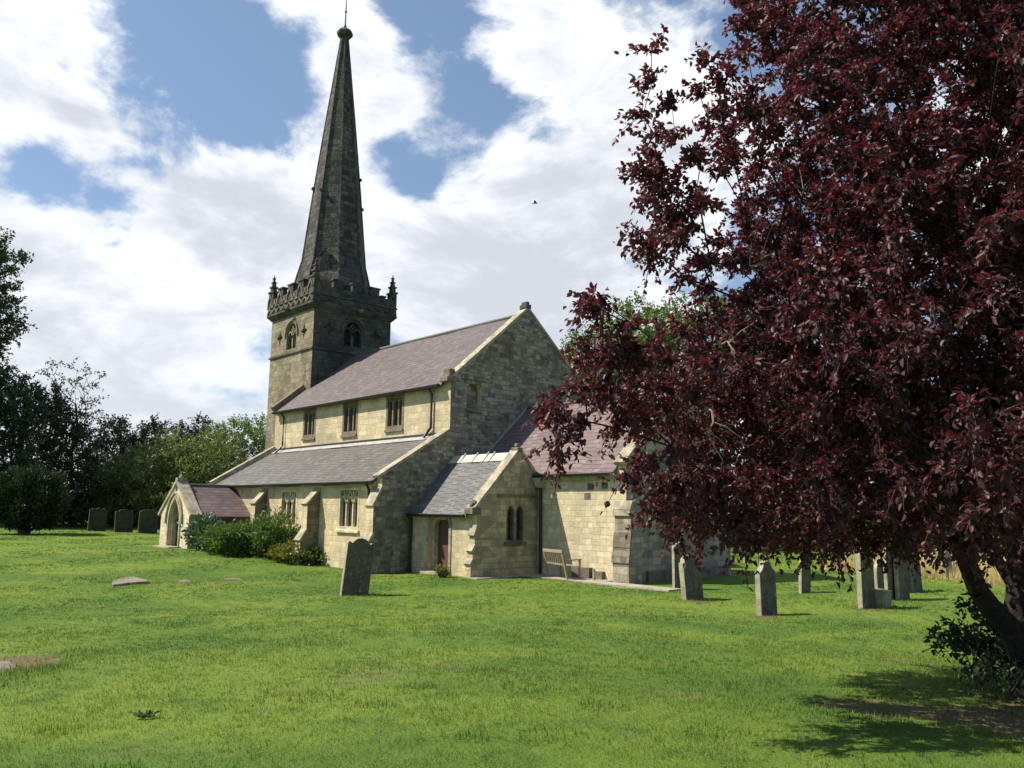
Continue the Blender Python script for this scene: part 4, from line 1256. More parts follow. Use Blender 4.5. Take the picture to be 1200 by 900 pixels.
plum_blobs = pb_(nearer([
    (1010, 470, 8.6, 1.5), (1150, 430, 8.4, 1.8), (905, 440, 9.2, 1.05), (815, 430, 9.3, .62, .8), (765, 425, 9.4, .5, .7), (720, 440, 9.4, .36, .8), (680, 478, 9.3, .30, .9), (660, 495, 9.3, .16, 1.2), (650, 492, 9.3, .10, 1.5),
    (715, 375, 9.5, .2, 1.2), (705, 355, 9.5, .1, 1.6), (650, 525, 9.3, .14, 1.3), (780, 490, 9.3, .45, .9), (735, 485, 9.2, .28, .9), (760, 560, 9.2, .28, .9), (835, 545, 9.1, .55), (700, 415, 9.4, .2, 1),
    (800, 600, 9.1, .22, .8), (850, 581, 9.0, .35), (890, 564, 8.8, .6), (960, 544, 8.5, .8), (1060, 529, 8.2, .85), (1150, 534, 7.2, .7), (1165, 564, 6.6, .4), (900, 616, 8.7, .14, 1.3), (965, 621, 8.4, .2, 1.2),
    (1100, 250, 9.3, 1.9), (960, 300, 9.4, 1.3), (870, 290, 9.6, .85, .85), (810, 265, 9.8, .5, .7), (775, 280, 9.8, .32, 1), (800, 190, 10, .55, .8), (785, 130, 10, .36, .9), (768, 90, 10, .16, 1.1), (780, 70, 10, .12, 1.2), (765, 65, 10, .07, 2), (820, 90, 10, .3, 1), (850, 105, 10, .33, .9), (800, 150, 10, .33, .9), (835, 130, 10, .33, .8), (885, 45, 10.2, .28, .9), (880, 10, 10.2, .2, 1.1), (765, 175, 10, .2, 1), (800, 210, 10, .33, .8), (765, 120, 10, .2, 1), (830, 110, 10, .4, .8), (772, 200, 10, .25, .9), (790, 240, 10, .4, .8), (765, 160, 10, .2, 1), (758, 285, 9.9, .2, 1), (772, 105, 10, .2, 1),
    (850, 160, 10, .65, .75), (910, 130, 10, .95, .6), (1010, 110, 10, 1.4, .6), (1140, 90, 10.3, 1.9, .75), (1230, 260, 8.8, 2.3), (1240, 440, 8.0, 1.35), (890, 60, 10.2, .3, .6), (880, 25, 10.2, .16, 1),
    (965, 10, 10.4, 1.1, .6), (1080, -90, 10.9, 1.9), (1250, -60, 11, 2.4), (1100, 360, 12.2, 2.3, .6), (1000, 260, 12.2, 1.8, .6), (1390, 300, 10.2, 2.6), (1360, 450, 9.4, 1.6), (1480, 450, 11, 2.2, .7), (1050, 566, 9.5, .5), (1180, 514, 6.3, .35, 1)])) + pb_([(800, 545, 8.5, .5), (850, 564, 8.8, .55), (790, 500, 9.2, .5), (840, 520, 9.5, .7), (865, 571, 9.6, .42), (800, 592, 8.0, .26), (905, 569, 9.8, .65), (830, 470, 8.6, .6), (880, 514, 8.8, .7), (960, 534, 9.6, .9), (820, 500, 7.2, .42), (870, 544, 7.0, .42), (760, 445, 7.0, .26), (900, 500, 7.2, .55), (930, 581, 7.2, .3), (860, 430, 7.3, .5), (960, 534, 7.4, .6), (1000, 564, 7.0, .45), (690, 470, 6.4, .2), (655, 500, 6.3, .14), (720, 420, 6.6, .25), (670, 520, 6.3, .1), (655, 495, 6.25, .10, 2), (665, 480, 6.3, .15, 2), (690, 455, 6.4, .18, 2), (715, 440, 6.5, .2, 1.6), (655, 515, 6.3, .1, 2), (720, 500, 6.6, .14, 1.6), (745, 480, 6.8, .22, 1.4), (705, 395, 6.5, .16, 1.6), (700, 365, 6.5, .08, 2.5), (745, 410, 6.7, .22, 1.5), (835, 590, 7.8, .28), (800, 505, 7.8, .36), (755, 455, 7.8, .34), (710, 445, 7.8, .22), (880, 534, 7.8, .5), (900, 480, 7.8, .6), (940, 564, 7.8, .45), (760, 540, 7.2, .16, 1.4), (1050, 520, 7.4, .8), (920, 420, 8.0, .9), (1040, 534, 9.4, 1.0), (1110, 514, 10.4, 1.1), (980, 470, 10.6, 1.2), (880, 480, 10.2, .8)])
plum = tree('plum_tree', 'purple leaved plum tree spreading over the lawn in the right foreground', plum_base, trunk_nodes, trunk_rad, plum_blobs,
            .25, .062, 98, (M['bark'], M['plum']), shoot=.25, wid=.56, droop=.40, tip=.0052, expo=.40, hexa=True, twigs=True, alpha=.5, hollow=.45, gaps=.75)
# a few dead grey twigs show among the leaves
for (px_, py_, d_) in ((955, 235, 7.6), (885, 330, 7.2), (1000, 300, 7.4), (1085, 300, 7.6), (845, 400, 7.0), (905, 420, 7.2), (960, 95, 8.4), (1150, 180, 8.2), (1130, 270, 7.4), (830, 480, 6.9), (1040, 220, 7.6)):
    tw_ = MB()
    p0 = at(px_, py_, d_)
    g_ = unit(rng.normal(size=3)+np.array([0, 0, .6]))
    pl = [p0+g_*q*.55+np.array([0, 0, -.25*q*q])+rng.normal(size=3)*.03 for q in np.linspace(0, 1, 7)]
    tw_.tube(pl, [.010, .009, .008, .007, .006, .004, .003], 5)
    for q in (2, 3, 4):
        g2 = unit(g_+rng.normal(size=3)*.7)
        tw_.tube([pl[q], pl[q]+g2*.12+np.array([0, 0, .02]), pl[q]+g2*.26], [.006, .004, .002], 4)
    tw_.build('bare_twig', M['deadtwig'], plum)
# second stem of the same tree
st2 = MB().tube([at(1193, 752, DT), at(1192, 715, DT+.05), at(1196, 670, DT+.1), at(1195, 600, DT), at(1185, 480, DT-.2), at(1190, 330, DT-.4)], [.15, .14, .135, .12, .09, .04], 9)
st2.tube([at(1190, 690, DT+.1), at(1168, 655, DT+.3), at(1150, 625, DT+.6), at(1130, 560, DT+.8)], [.07, .06, .055, .03], 7)
st2.build('side_stem', M['bark'], plum)


def clumpshrub(name, label, px, py, depth, rw, rh, mat, leaf=.09, n=2600, group=None, cat='shrub', flower=None, y_off=0, tilt=0):
    """rounded garden shrub: upright stems and leaves through an uneven dome"""
    if depth is None:
        c, dd = gnd(px, py)
    else:
        c = at(px, py, depth)
    c = np.array(c); c[2] = gz(c[0], c[1])
    root = empty(name, c, label, cat, group)
    ns = 46
    a = rng.random(ns)*2*math.pi; rr = np.sqrt(rng.random(ns))*rw
    tips = np.stack([c[0]+rr*np.cos(a), c[1]+rr*np.sin(a), c[2]+rh*np.sqrt(np.clip(1-(rr/rw)**2*.75, .1, 1))*(.8+.3*rng.random(ns))], 1)
    base = np.repeat(c[None, :], ns, 0)+np.stack([rr*np.cos(a)*.35, rr*np.sin(a)*.35, np.full(ns, -.03)], 1)
    tubes_np('stem_cluster', base, tips, np.full(ns, .014), np.full(ns, .005), M['barkgrey'], root, 4)
    k = n//ns
    t_ = (.08+.95*rng.random((ns, k))**.6)
    pos_ = (base[:, None, :]+(tips-base)[:, None, :]*t_[:, :, None]).reshape(-1, 3)
    m_ = len(pos_)
    pos_ += rng.normal(size=(m_, 3))*np.array([.14*rw, .14*rw, .08*rh])
    pos_[:, 2] = np.maximum(pos_[:, 2], c[2]+.03)
    ax = norm_rows(pos_-c[None, :])+rng.normal(size=(m_, 3))*.6
    tint = np.clip(np.repeat(rng.random(ns), k)*.5+.5*rng.random(m_), 0, 1)
    L = leaf*(.6+.7*rng.random(m_))
    leaves_mesh('foliage', pos_, ax, L, L*.5, mat, root, tint, hexa=False)
    if flower:
        q = rng.choice(m_, m_//7, replace=False)
        q = q[pos_[q, 2] > c[2]+.35*rh]
        for k2 in q[:70]:
            leaves_mesh('flower', pos_[k2][None, :]+rng.normal(size=(1, 3))*.05, rng.normal(size=(1, 3)), np.array([leaf*.9]), np.array([leaf*.9]), flower, root, rng.random(1), hexa=False)
    return root


# --- border along the aisle wall
clumpshrub('garden_shrub', 'grey green loose shrub against the shaded side of the porch', 243, 644, None, .95, 1.35, M['leafgreyshrub'], .15, 3600)
clumpshrub('garden_shrub', 'broad fresh green shrub between the grey shrub and the tall one', 272, 650, None, 1.25, 1.3, M['leafshrub'], .17, 4200)
clumpshrub('garden_shrub', 'tallest rounded green shrub below the aisle window', 318, 652, None, 1.35, 1.75, M['leafshrub'], .15, 5200)
clumpshrub('flower_clump', 'low yellow green leafy clump in front of the aisle buttress', 343, 659, None, .95, .72, M['leafyellow'], .14, 2400, cat='flowers')
clumpshrub('flower_clump', 'low dark green leafy clump right of the yellow green one', 367, 661, None, .8, .66, M['leafshrub'], .14, 2000, cat='flowers')
clumpshrub('flower_clump', 'orange flowering clump at the foot of the wall behind the leaning headstone', 389, 661.5, None, .5, .66, M['leafyellow'], .11, 1300, cat='flowers', flower=M['petal'])
clumpshrub('weed_clump', 'small green weed growing on the vestry doorstep', 518, 671, 27.6, .28, .42, M['leafyellow'], .08, 500, cat='plant')

# --- sprouting shrub round the foot of the plum tree
sb, sdp = gnd(1185, 800)
sroot = empty('sucker_shrub', sb, 'dark green leafy sprouting shrub around the plum tree trunk', 'shrub')
tips_px = [(1082, 748, 9.6), (1100, 735, 9.7), (1118, 708, 9.8), (1135, 705, 9.8), (1140, 725, 9.6), (1150, 742, 9.5), (1100, 765, 9.3), (1085, 762, 9.4), (1120, 760, 9.4), (1165, 735, 9.6), (1180, 745, 9.3),
           (1130, 790, 9.0), (1150, 780, 9.0), (1170, 765, 9.0), (1190, 760, 9.0), (1125, 775, 9.2), (1205, 770, 8.9), (1220, 750, 9.2), (1175, 790, 8.6), (1200, 800, 8.4), (1150, 800, 8.6), (1230, 790, 8.6), (1140, 810, 8.5), (1185, 810, 8.3), (1215, 815, 8.2), (1160, 820, 8.3), (1250, 770, 9), (1270, 800, 8.8)]
A_, B_, LP_, LA_ = [], [], [], []
for (tx, ty, td) in tips_px:
    tp = at(tx, ty, td); b0 = np.array(sb)+np.array([rng.normal()*.3, rng.normal()*.3, 0]); b0[2] = gz(b0[0], b0[1])
    pts_ = [b0+(tp-b0)*f+np.array([0, 0, .28*math.sin(math.pi*f)]) for f in np.linspace(0, 1, 7)]
    for a, b in zip(pts_[:-1], pts_[1:]):
        A_.append(a); B_.append(b)
    dr_ = unit(tp-b0)
    for f in np.concatenate([.35+.65*rng.random(26)]):
        q = b0+(tp-b0)*f+np.array([0, 0, .28*math.sin(math.pi*f)])
        for s_ in range(3):
            LP_.append(q+rng.normal(size=3)*.05); LA_.append(dr_*.5+rng.normal(size=3)*.6+np.array([0, 0, -.15]))
A_, B_ = np.array(A_), np.array(B_)
tubes_np('stem_cluster', A_, B_, np.full(len(A_), .008), np.full(len(A_), .006), M['twig'], sroot, 5)
LL = .085*(.6+.6*rng.random(len(LP_)))
leaves_mesh('foliage', np.array(LP_), np.array(LA_), LL, LL*.5, M['leafdark'], sroot, rng.random(len(LP_)), hexa=True)


# --- background trees
def bg_tree(name, label, base_px, depth, blobs, leaf, per, mat, spacing=.9, group=None, trunk_r=.35, **k):
    b = at(base_px, 600, depth); b[2] = gz(b[0], b[1])
    bl = pb_(blobs)
    top = max(q[0][2] for q in bl); low = min(q[0][2]-q[1] for q in bl)
    cen = np.mean([q[0] for q in bl], 0)
    tr = [b-np.array([0, 0, .3])]+[b+(np.array([cen[0], cen[1], top])-b)*f+np.array([rng.normal()*.12, rng.normal()*.12, 0]) for f in (.15, .3, .45, .6, .75)]
    rr = [trunk_r*q for q in (1.1, 1, .9, .75, .6, .4)]
    return tree(name, label, b, tr, rr, bl, spacing, leaf, per, (M['barkgrey'], mat), group=group, shoot=1.05, droop=.15, tip=.012, expo=.45, **{**dict(hollow=.2), **k})


GW = 'trees along the western edge of the churchyard'
bg_tree('broadleaf_tree', 'very tall dark broadleaf tree at the left edge of the photo', -60, 60, [(-80, 330, 60, 5.0), (-44, 305, 60, 2.8), (-16, 310, 60, 1.3), (-22, 380, 60, 2.1), (-75, 440, 60, 4.2), (-10, 345, 60, .8), (-24, 400, 60, 1.4)], 0.27, 112, M['leafdark'], 0.86, GW, .6)
bg_tree('broadleaf_tree', 'dense black green tree mass below the tall tree on the left', 20, 57, [(-20, 490, 57, 3.4), (25, 500, 57, 3.2), (10, 560, 57, 3.4), (60, 530, 57, 2.8), (75, 575, 57, 2.3), (-30, 560, 57, 3.2), (45, 470, 57, 1.0)], 0.23, 112, M['leafyew'], 0.77, GW, .4)
bg_tree('spindly_tree', 'thin spindly tree with sparse pale leaves and bare twigs on the left', 86, 59, [(80, 470, 59, 1.9, .5), (95, 445, 59, 1.1, .6), (65, 440, 59, .9, .6), (105, 485, 59, .9, .6), (85, 425, 59, .5, .8), (85, 520, 59, 1.6, .7), (75, 495, 59, 1.2, .7), (100, 465, 59, 1.0, .7), (60, 455, 59, .6, .8), (112, 470, 59, .5, .8)], .20, 28, M['leafpale'], .70, GW, .16, tubes_min=.0, hollow=.1)
bg_tree('yew_tree', 'dark conical yew tree leftmost of three behind the headstones', 137, 66, [(137, 515, 66, 1.8), (137, 545, 66, 2.6), (130, 575, 66, 2.6)], 0.23, 112, M['leafyew'], 0.73, GW, .35)
bg_tree('yew_tree', 'dark yew tree with flat top between two other yews', 184, 68, [(184, 515, 68, 1.6), (182, 540, 68, 2.6), (184, 575, 68, 2.6)], 0.23, 112, M['leafyew'], 0.73, GW, .35)
bg_tree('yew_tree', 'dark yew tree rising just left of the bright green tree', 230, 70, [(230, 515, 70, 1.5), (232, 540, 70, 2.5), (232, 575, 70, 2.5)], 0.23, 112, M['leafyew'], 0.73, GW, .35)
bg_tree('broadleaf_tree', 'mid green rounded tree in front of the yews left of the porch', 155, 60, [(165, 560, 60, 2.1), (130, 572, 60, 2.1), (150, 592, 60, 2.1), (190, 580, 60, 1.8)], 0.20, 112, M['leafmid'], 0.69, GW, .25)
bg_tree('broadleaf_tree', 'olive green tree right behind the porch gable', 215, 58, [(195, 548, 58, 2.0), (238, 545, 58, 2.1), (215, 580, 58, 2.4), (255, 560, 58, 1.8)], 0.19, 112, M['leafmid'], 0.65, GW, .25)
bg_tree('broadleaf_tree', 'bright yellow green tree against the tower left of the nave', 285, 64, [(275, 515, 64, 1.6), (300, 520, 64, 1.7), (258, 530, 64, 1.4), (285, 545, 64, 2.2), (318, 530, 64, 1.8)], 0.19, 112, M['leafbright'], 0.65, GW, .3)
bg_tree('broadleaf_tree', 'bright green tree behind the nave gable, partly behind the plum tree', 720, 56, [(705, 420, 56, 2.1), (745, 402, 56, 2.5), (690, 440, 56, 2.0), (735, 455, 56, 3), (672, 425, 56, 1.0)], 0.22, 112, M['leafbright'], 0.73, 'trees north of the church', .4)
bg_tree('broadleaf_tree', 'mid green tall tree behind the chancel seen through the plum leaves', 820, 60, [(800, 402, 60, 2.8), (850, 395, 60, 2.8), (830, 440, 60, 3.6), (890, 430, 60, 3)], 0.23, 112, M['leafmid'], 0.82, 'trees north of the church', .4)
bg_tree('broadleaf_tree', 'mid green tree on the far right beyond the dry grass', 1170, 58, [(1150, 520, 58, 4), (1230, 500, 58, 4.5), (1180, 580, 58, 3.5), (1080, 560, 58, 3.2)], 0.26, 112, M['leafmid'], 0.95, 'trees north of the church', .4)
bg_tree('broadleaf_tree', 'dark green tree beyond the graves hidden by the plum crown', 980, 62, [(960, 520, 62, 4), (1010, 560, 62, 3.6), (920, 560, 62, 3.4)], 0.26, 112, M['leafdark'], 0.95, 'trees north of the church', .4)


def hedge(name, label, p0, p1, h, d, mat, n, leaf):
    p0, p1 = np.array(p0), np.array(p1)
    c = (p0+p1)/2
    root = empty(name, (c[0], c[1], gz(c[0], c[1])), label, 'hedge')
    ax_ = unit(p1-p0); nx = np.array([-ax_[1], ax_[0]])
    L = np.linalg.norm(p1-p0)
    u = rng.random(n); v = rng.normal(size=n)*.35; z = h*(rng.random(n)**.7)
    hh = 1+.16*np.sin(u*L*.9)+.12*np.sin(u*L*2.3+1)
    xy = p0[None, :]+(p1-p0)[None, :]*u[:, None]+nx[None, :]*(v*d)[:, None]
    pos_ = np.stack([xy[:, 0], xy[:, 1], T(xy[:, 0], xy[:, 1])+z*hh], 1)
    LL_ = leaf*(.6+.7*rng.random(n))
    leaves_mesh('foliage', pos_, rng.normal(size=(n, 3)), LL_, LL_*.6, mat, root, rng.random(n), hexa=False)
    return root


a0, a1 = at(-120, 600, 60), at(215, 600, 62)
hedge('hedge', 'dark overgrown hedge behind the three broad headstones', a0[:2], a1[:2], 2.6, 1.6, M['leafyew'], 26000, .24)
a0, a1 = at(840, 600, 50), at(1420, 600, 50)
hedge('hedge', 'green boundary hedge beyond the dry grass on the right', a0[:2], a1[:2], 2.6, 1.2, M['leafmid'], 26000, .22)

# clipped yew bush by the left edge
yb, yd = gnd(28, 626)
yroot = empty('yew_bush', yb, 'dark rounded yew bush on a short stem standing on the lawn', 'bush')
yb = np.array(yb)
yr_ = 48*yd/FPX*.75
n = 24000
d_ = norm_rows(rng.normal(size=(n, 3)))
r_ = (.45+.55*rng.random(n))**.5*(1+.13*np.sin(d_[:, 0]*7+d_[:, 1]*3)*np.sin(d_[:, 2]*6+1)+.08*np.sin(d_[:, 1]*13)+.05*rng.normal(size=n))
ypos = yb[None, :]+np.array([0, 0, 1.95])+d_*r_[:, None]*np.array([2.0, 2.0, 1.7])
ypos[:, 2] = np.maximum(ypos[:, 2], yb[2]+.35)
leaves_mesh('foliage', ypos, d_*.6+rng.normal(size=(n, 3))*.4+np.array([0, 0, .5]), .24*(.6+.7*rng.random(n)), .08*np.ones(n), M['leafyew'], yroot, rng.random(n), hexa=False)
MB().tube([yb-np.array([0, 0, .2]), yb+np.array([0, 0, 1.2])], [.35, .22], 8).build('trunk', M['barkgrey'], yroot)

# ------------------------------------------------------------------ grass
def in_church(x, y):
    m_ = (x > -15.4) & (x < .1) & (y > -3.2) & (y < 8.6)
    m_ |= (x > 0) & (x < 4.4) & (y > -2.2) & (y < 1.3)
    m_ |= (x > 0) & (x < c_C+2.6) & (y > c_c0-1.3) & (y < 7.4)
    m_ |= (x > -14.4) & (x < -10.7) & (y > -6.4) & (y < -3)
    return m_


def blades(n, d0, d1, h, wd, spread=.60, power=1.0):
    ds = np.linspace(d0, d1, 800)
    pdf = ds/(1+(ds/7.0)**power)
    cdf = np.cumsum(pdf); cdf = cdf/cdf[-1]
    dd = np.interp(rng.random(n), cdf, ds)
    lat = (rng.random(n)*2-1)*spread*1.08*dd
    x = CAM[0]+fw[0]/math.cos(PITCH)*dd+rt0[0]*lat
    y = CAM[1]+fw[1]/math.cos(PITCH)*dd+rt0[1]*lat
    # gather into tufts
    k = rng.integers(0, max(1, n//5), n)
    tx_ = rng.normal(size=n)*.035; ty_ = rng.normal(size=n)*.035
    x = x[k]+tx_; y = y[k]+ty_
    dd = dd[k]
    ok = ~in_church(x, y)
    keepn = np.ones(n, bool)
    for (bx, by, br) in BARE:
        keepn &= ~((np.hypot(x-bx, y-by) < br*.8) & (rng.random(n) < .7))
    ok &= keepn
    x, y, dd = x[ok], y[ok], dd[ok]
    n = len(x)
    patch = .5+.5*np.sin(x*1.9+1.3*np.sin(y*1.1))*np.sin(y*2.3+x*.6)
    hh = h*(.45+.75*rng.random(n))*(.7+.6*patch)
    ww = wd*(.7+.6*rng.random(n))*np.maximum(1, dd/6)
    a = rng.random(n)*2*math.pi
    b = np.stack([x, y, T(x, y)-.008], 1)
    lean = np.stack([np.cos(a), np.sin(a), np.zeros(n)], 1)*(hh*(.3+.7*rng.random(n)))[:, None]
    sd_ = np.stack([-np.sin(a), np.cos(a), np.zeros(n)], 1)*ww[:, None]*.5
    tip_ = b+lean+np.array([0, 0, 1.])*hh[:, None]
    V = np.stack([b-sd_, b+sd_, tip_], 1).reshape(-1, 3)
    tint = np.repeat(np.clip(rng.random(n)*.8+.2*patch, 0, 1), 3)
    return V, tint


Vs, ts_ = [], []
for args in ((460000, 3.3, 52, .040, .006, .64, 1.9),):
    v_, t_ = blades(*args)
    Vs.append(v_); ts_.append(t_)
# longer tufts left by the mower round stones, slabs and the tree, and a few coarse clumps in the open
TUFT = [(gnd(x_, y_)[0], r_, k_) for x_, y_, r_, k_ in ((415, 698, .6, 260), (797, 691, .5, 200), (812, 703, .6, 240), (899, 722, .55, 240), (943, 696, .45, 160), (1016, 713, .5, 200), (1036, 712, .4, 160), (1048, 704, .5, 200), (1066, 697, .6, 240),
        (152, 688, .5, 300), (170, 684, .5, 300), (132, 682, .4, 220), (212, 683, .7, 260), (240, 681, .6, 220), (272, 680, .7, 260), (10, 790, .7, 500), (40, 785, .4, 250), (1200, 800, .8, 500), (1130, 800, .6, 300))]
TUFT += [(np.array([CAM[0]+fw[0]*d_+rt0[0]*l_*d_, CAM[1]+fw[1]*d_+rt0[1]*l_*d_, 0]), .12+.25*rng.random(), int(40+60*rng.random())) for d_, l_ in zip(4+18*rng.random(70), (rng.random(70)*2-1)*.62)]
TUFT += [(np.array([x_, y_, 0]), .22, 60) for x_, y_ in [(.12, -3.0+.3*i_) for i_ in range(5)]+[(-8.5+.35*i_, -3.45) for i_ in range(24)]+[(.3+.3*i_, -2.35) for i_ in range(12)]+[(c_C+.3, c_c0-1.5+.3*i_) for i_ in range(3)]+[(4.3+.35*i_, c_c0-1.45) for i_ in range(13)]]
for c_, r_, k_ in TUFT:
    a = rng.random(k_)*6.283; q_ = r_*np.sqrt(rng.random(k_))
    x = c_[0]+q_*np.cos(a); y = c_[1]+q_*np.sin(a)
    ok = ~in_church(x, y); x, y = x[ok], y[ok]; n = len(x)
    hh = .04+.05*rng.random(n); a = rng.random(n)*6.283
    b = np.stack([x, y, T(x, y)-.01], 1)
    sd_ = np.stack([-np.sin(a), np.cos(a), np.zeros(n)], 1)*.006
    lean = np.stack([np.cos(a), np.sin(a), np.zeros(n)], 1)*(hh*rng.random(n)*.8)[:, None]
    Vs.append(np.stack([b-sd_, b+sd_, b+lean+np.array([0, 0, 1.])*hh[:, None]], 1).reshape(-1, 3)); ts_.append(np.repeat(rng.random(n)*.5, 3))
V = np.concatenate(Vs)
gr = mesh_np('lawn_grass', V, np.arange(len(V)), 3, M['blade'], None, np.concatenate(ts_))
tag(gr, 'short mown grass blades of the churchyard lawn', 'grass', kind='stuff')
# fallen leaves and twigs on the worn soil under the plum
n = 1100
lx = 24.1+1.0*rng.normal(size=n); ly = -10.7+.85*rng.normal(size=n)
lpos = np.stack([lx, ly, T(lx, ly)+.012+.012*rng.random(n)], 1)
lax = np.stack([rng.normal(size=n), rng.normal(size=n), .15*rng.normal(size=n)], 1)
LL = .055*(.6+.7*rng.random(n))
lit_ = leaves_mesh('leaf_litter', lpos, lax, LL, LL*.55, M['litter'], None, rng.random(n), hexa=False)
tag(lit_, 'dry fallen leaves scattered on the shaded soil below the plum tree', 'leaf litter', kind='stuff')


def rosette(px, py, n, r, label):
    c, _ = gnd(px, py)
    root = empty('weed_rosette', c, label, 'weed')
    a = rng.random(n)*6.283
    p = np.array(c)[None, :]+np.stack([np.cos(a)*r*.5*rng.random(n), np.sin(a)*r*.5*rng.random(n), np.full(n, .015)], 1)
    p[:, 2] = T(p[:, 0], p[:, 1])+.015
    ax = np.stack([np.cos(a), np.sin(a), .25+.45*rng.random(n)], 1)
    LL_ = r*(.5+.5*rng.random(n))
    leaves_mesh('leaves', p, ax, LL_, LL_*.38, M['leafshrub'], root, rng.random(n), hexa=True)


rosette(172, 842, 40, .10, 'broad leaved weed growing in the lawn in the left foreground')
# tall dry grass beyond the graves on the right
n = 42000
q0 = np.array([gnd(1000, 671)[0][:2], gnd(1220, 693)[0][:2]])
u = rng.random(n)*1.9-.25; v = rng.random(n)**1.3*9
dirq = unit(q0[1]-q0[0]); nrmq = np.array([-dirq[1], dirq[0]])
if nrmq@(q0[0]-CAM[:2]) < 0: nrmq = -nrmq
Lq = np.linalg.norm(q0[1]-q0[0])
x = q0[0][0]+dirq[0]*u*Lq+nrmq[0]*v; y = q0[0][1]+dirq[1]*u*Lq+nrmq[1]*v
hh = (.25+.75*rng.random(n)**1.5)*(.85+.35*np.sin(x*1.3+y)*np.sin(x*.7-y*1.9)); a = rng.random(n)*6.283
b = np.stack([x, y, T(x, y)], 1)
lean = np.stack([np.cos(a), np.sin(a), np.zeros(n)], 1)*(hh*.8*rng.random(n))[:, None]
sd_ = np.stack([-np.sin(a), np.cos(a), np.zeros(n)], 1)*.012
V = np.stack([b-sd_, b+sd_, b+lean+np.array([0, 0, 1.])*hh[:, None]], 1).reshape(-1, 3)
dg_ = mesh_np('dry_grass', V, np.arange(3*n), 3, M['straw'], None, np.repeat(rng.random(n), 3))
tag(dg_, 'tall straw coloured dry grass beyond the graves', 'grass', kind='stuff')


# ------------------------------------------------------------------ graves
def outline(kind, w_, h):
    a = w_/2
    if kind == 'ogee':        # shoulders and a central hump with wavy neck
        return [(-a, 0), (-a, h*.90), (-a*.94, h*.925), (-a*.80, h*.925), (-a*.70, h*.90), (-a*.62, h*.915), (-a*.5, h*.955), (-a*.32, h*.985), (0, h), (a*.32, h*.985), (a*.5, h*.955), (a*.62, h*.915), (a*.70, h*.90), (a*.80, h*.925), (a*.94, h*.925), (a, h*.90), (a, 0)]
    if kind == 'shoulder':    # round head standing on square shoulders
        p_ = [(-a, 0), (-a, h*.84), (-a*.84, h*.84), (-a*.80, h*.87)]
        p_ += [(-a*.80*math.cos(t_), h*.87+h*.13*math.sin(t_)) for t_ in np.linspace(.25, math.pi-.25, 9)]
        return p_+[(a*.80, h*.87), (a*.84, h*.84), (a, h*.84), (a, 0)]
    if kind == 'round':
        return [(-a, 0)]+[(-a*math.cos(t_), h*.86+h*.14*math.sin(t_)) for t_ in np.linspace(0, math.pi, 11)]+[(a, 0)]
    if kind == 'neck':        # concave shoulders up to a narrow head
        return [(-a, 0), (-a, h*.80), (-a*.86, h*.82), (-a*.62, h*.86), (-a*.48, h*.92), (-a*.42, h*.98), (-a*.2, h), (a*.2, h), (a*.42, h*.98), (a*.48, h*.92), (a*.62, h*.86), (a*.86, h*.82), (a, h*.80), (a, 0)]
    if kind == 'gothic':
        p_ = arch(-a, a, 0, h*.62, h, 7)
        return p_
    if kind == 'peak':
        return [(-a, 0), (-a, h*.86), (-a*.6, h*.92), (0, h), (a*.6, h*.92), (a, h*.86), (a, 0)]
    if kind == 'broad':
        return [(-a, 0), (-a, h*.92), (-a*.8, h*.92), (-a*.7, h*.97), (-a*.3, h*.94), (0, h), (a*.3, h*.94), (a*.7, h*.97), (a*.8, h*.92), (a, h*.92), (a, 0)]
    if kind == 'flat':
        return [(-a, 0), (-a, h), (a, h), (a, 0)]


def headstone(px, py, kind, w_, h, label, mat='headstone', th=.10, lean=0.0, tip_=0.0, rz=0.0, depth=None, group='headstones in the churchyard'):
    """stands on the ground, inscribed face to the east"""
    if depth:
        c = at(px, py, depth)
    else:
        c, _ = gnd(px, py)
    c = np.array(c); c[2] = gz(c[0], c[1])
    m = MB()
    ol = outline(kind, w_, h)
    m.poly_prism([(-th/2, u, z-.18 if z == 0 else z) for u, z in ol], (th, 0, 0))
    o = m.build('headstone', [M[mat], M['headlitedge']], None, bevel=.008, matfn=lambda n, c_: 0 if (n.x > .8 or mat == 'headshade') else 1)  # east face darker, the rest paler: sun and shade put into colour
    o.location = tuple(c); o.rotation_euler = (R_(lean), R_(tip_), R_(rz))
    return tag(o, label, 'headstone', group)


headstone(415, 697, 'ogee', .84, 1.50, 'large olive headstone with wavy top leaning in front of the aisle wall', lean=-6, tip_=0, th=.10)
headstone(797, 690, 'ogee', .66, 1.42, 'tall headstone with arched shoulders beside the chancel, left of the round topped one', th=.10)
headstone(812, 702, 'shoulder', .80, 1.18, 'stout headstone with rounded head on square shoulders before the chancel', 'headgrey', th=.16, lean=3, tip_=-3)
headstone(899, 721, 'neck', .70, 1.25, 'dark headstone with narrow necked top standing alone under the plum leaves', 'headgrey', th=.14, lean=1.5)
headstone(943, 695, 'peak', .55, 1.12, 'small leaning headstone with peaked top behind the dark necked one', th=.10, lean=-5)
headstone(1016, 712, 'round', .72, 1.52, 'tall narrow looking headstone leftmost of the row beneath the plum tree', 'headstone', th=.13)
headstone(1034, 711, 'flat', .30, .42, 'short pale broken stone stump at the foot of the headstone row', 'headpale', th=.34, tip_=4)
headstone(1032, 694, 'gothic', .58, .98, 'pointed gothic headstone seen through the gap in the row', 'headstone', th=.10)
headstone(1046, 703, 'peak', .74, 1.60, 'tall slim slab headstone second in the row right of the pale stump', 'headgrey', th=.10)
headstone(1058, 703, 'round', .70, 1.50, 'tall round topped headstone right beside the slim slab', 'headstone', th=.12)
headstone(1066, 694, 'round', .6, 1.05, 'low round headstone half hidden behind the tall round topped one', 'headstone', th=.10)
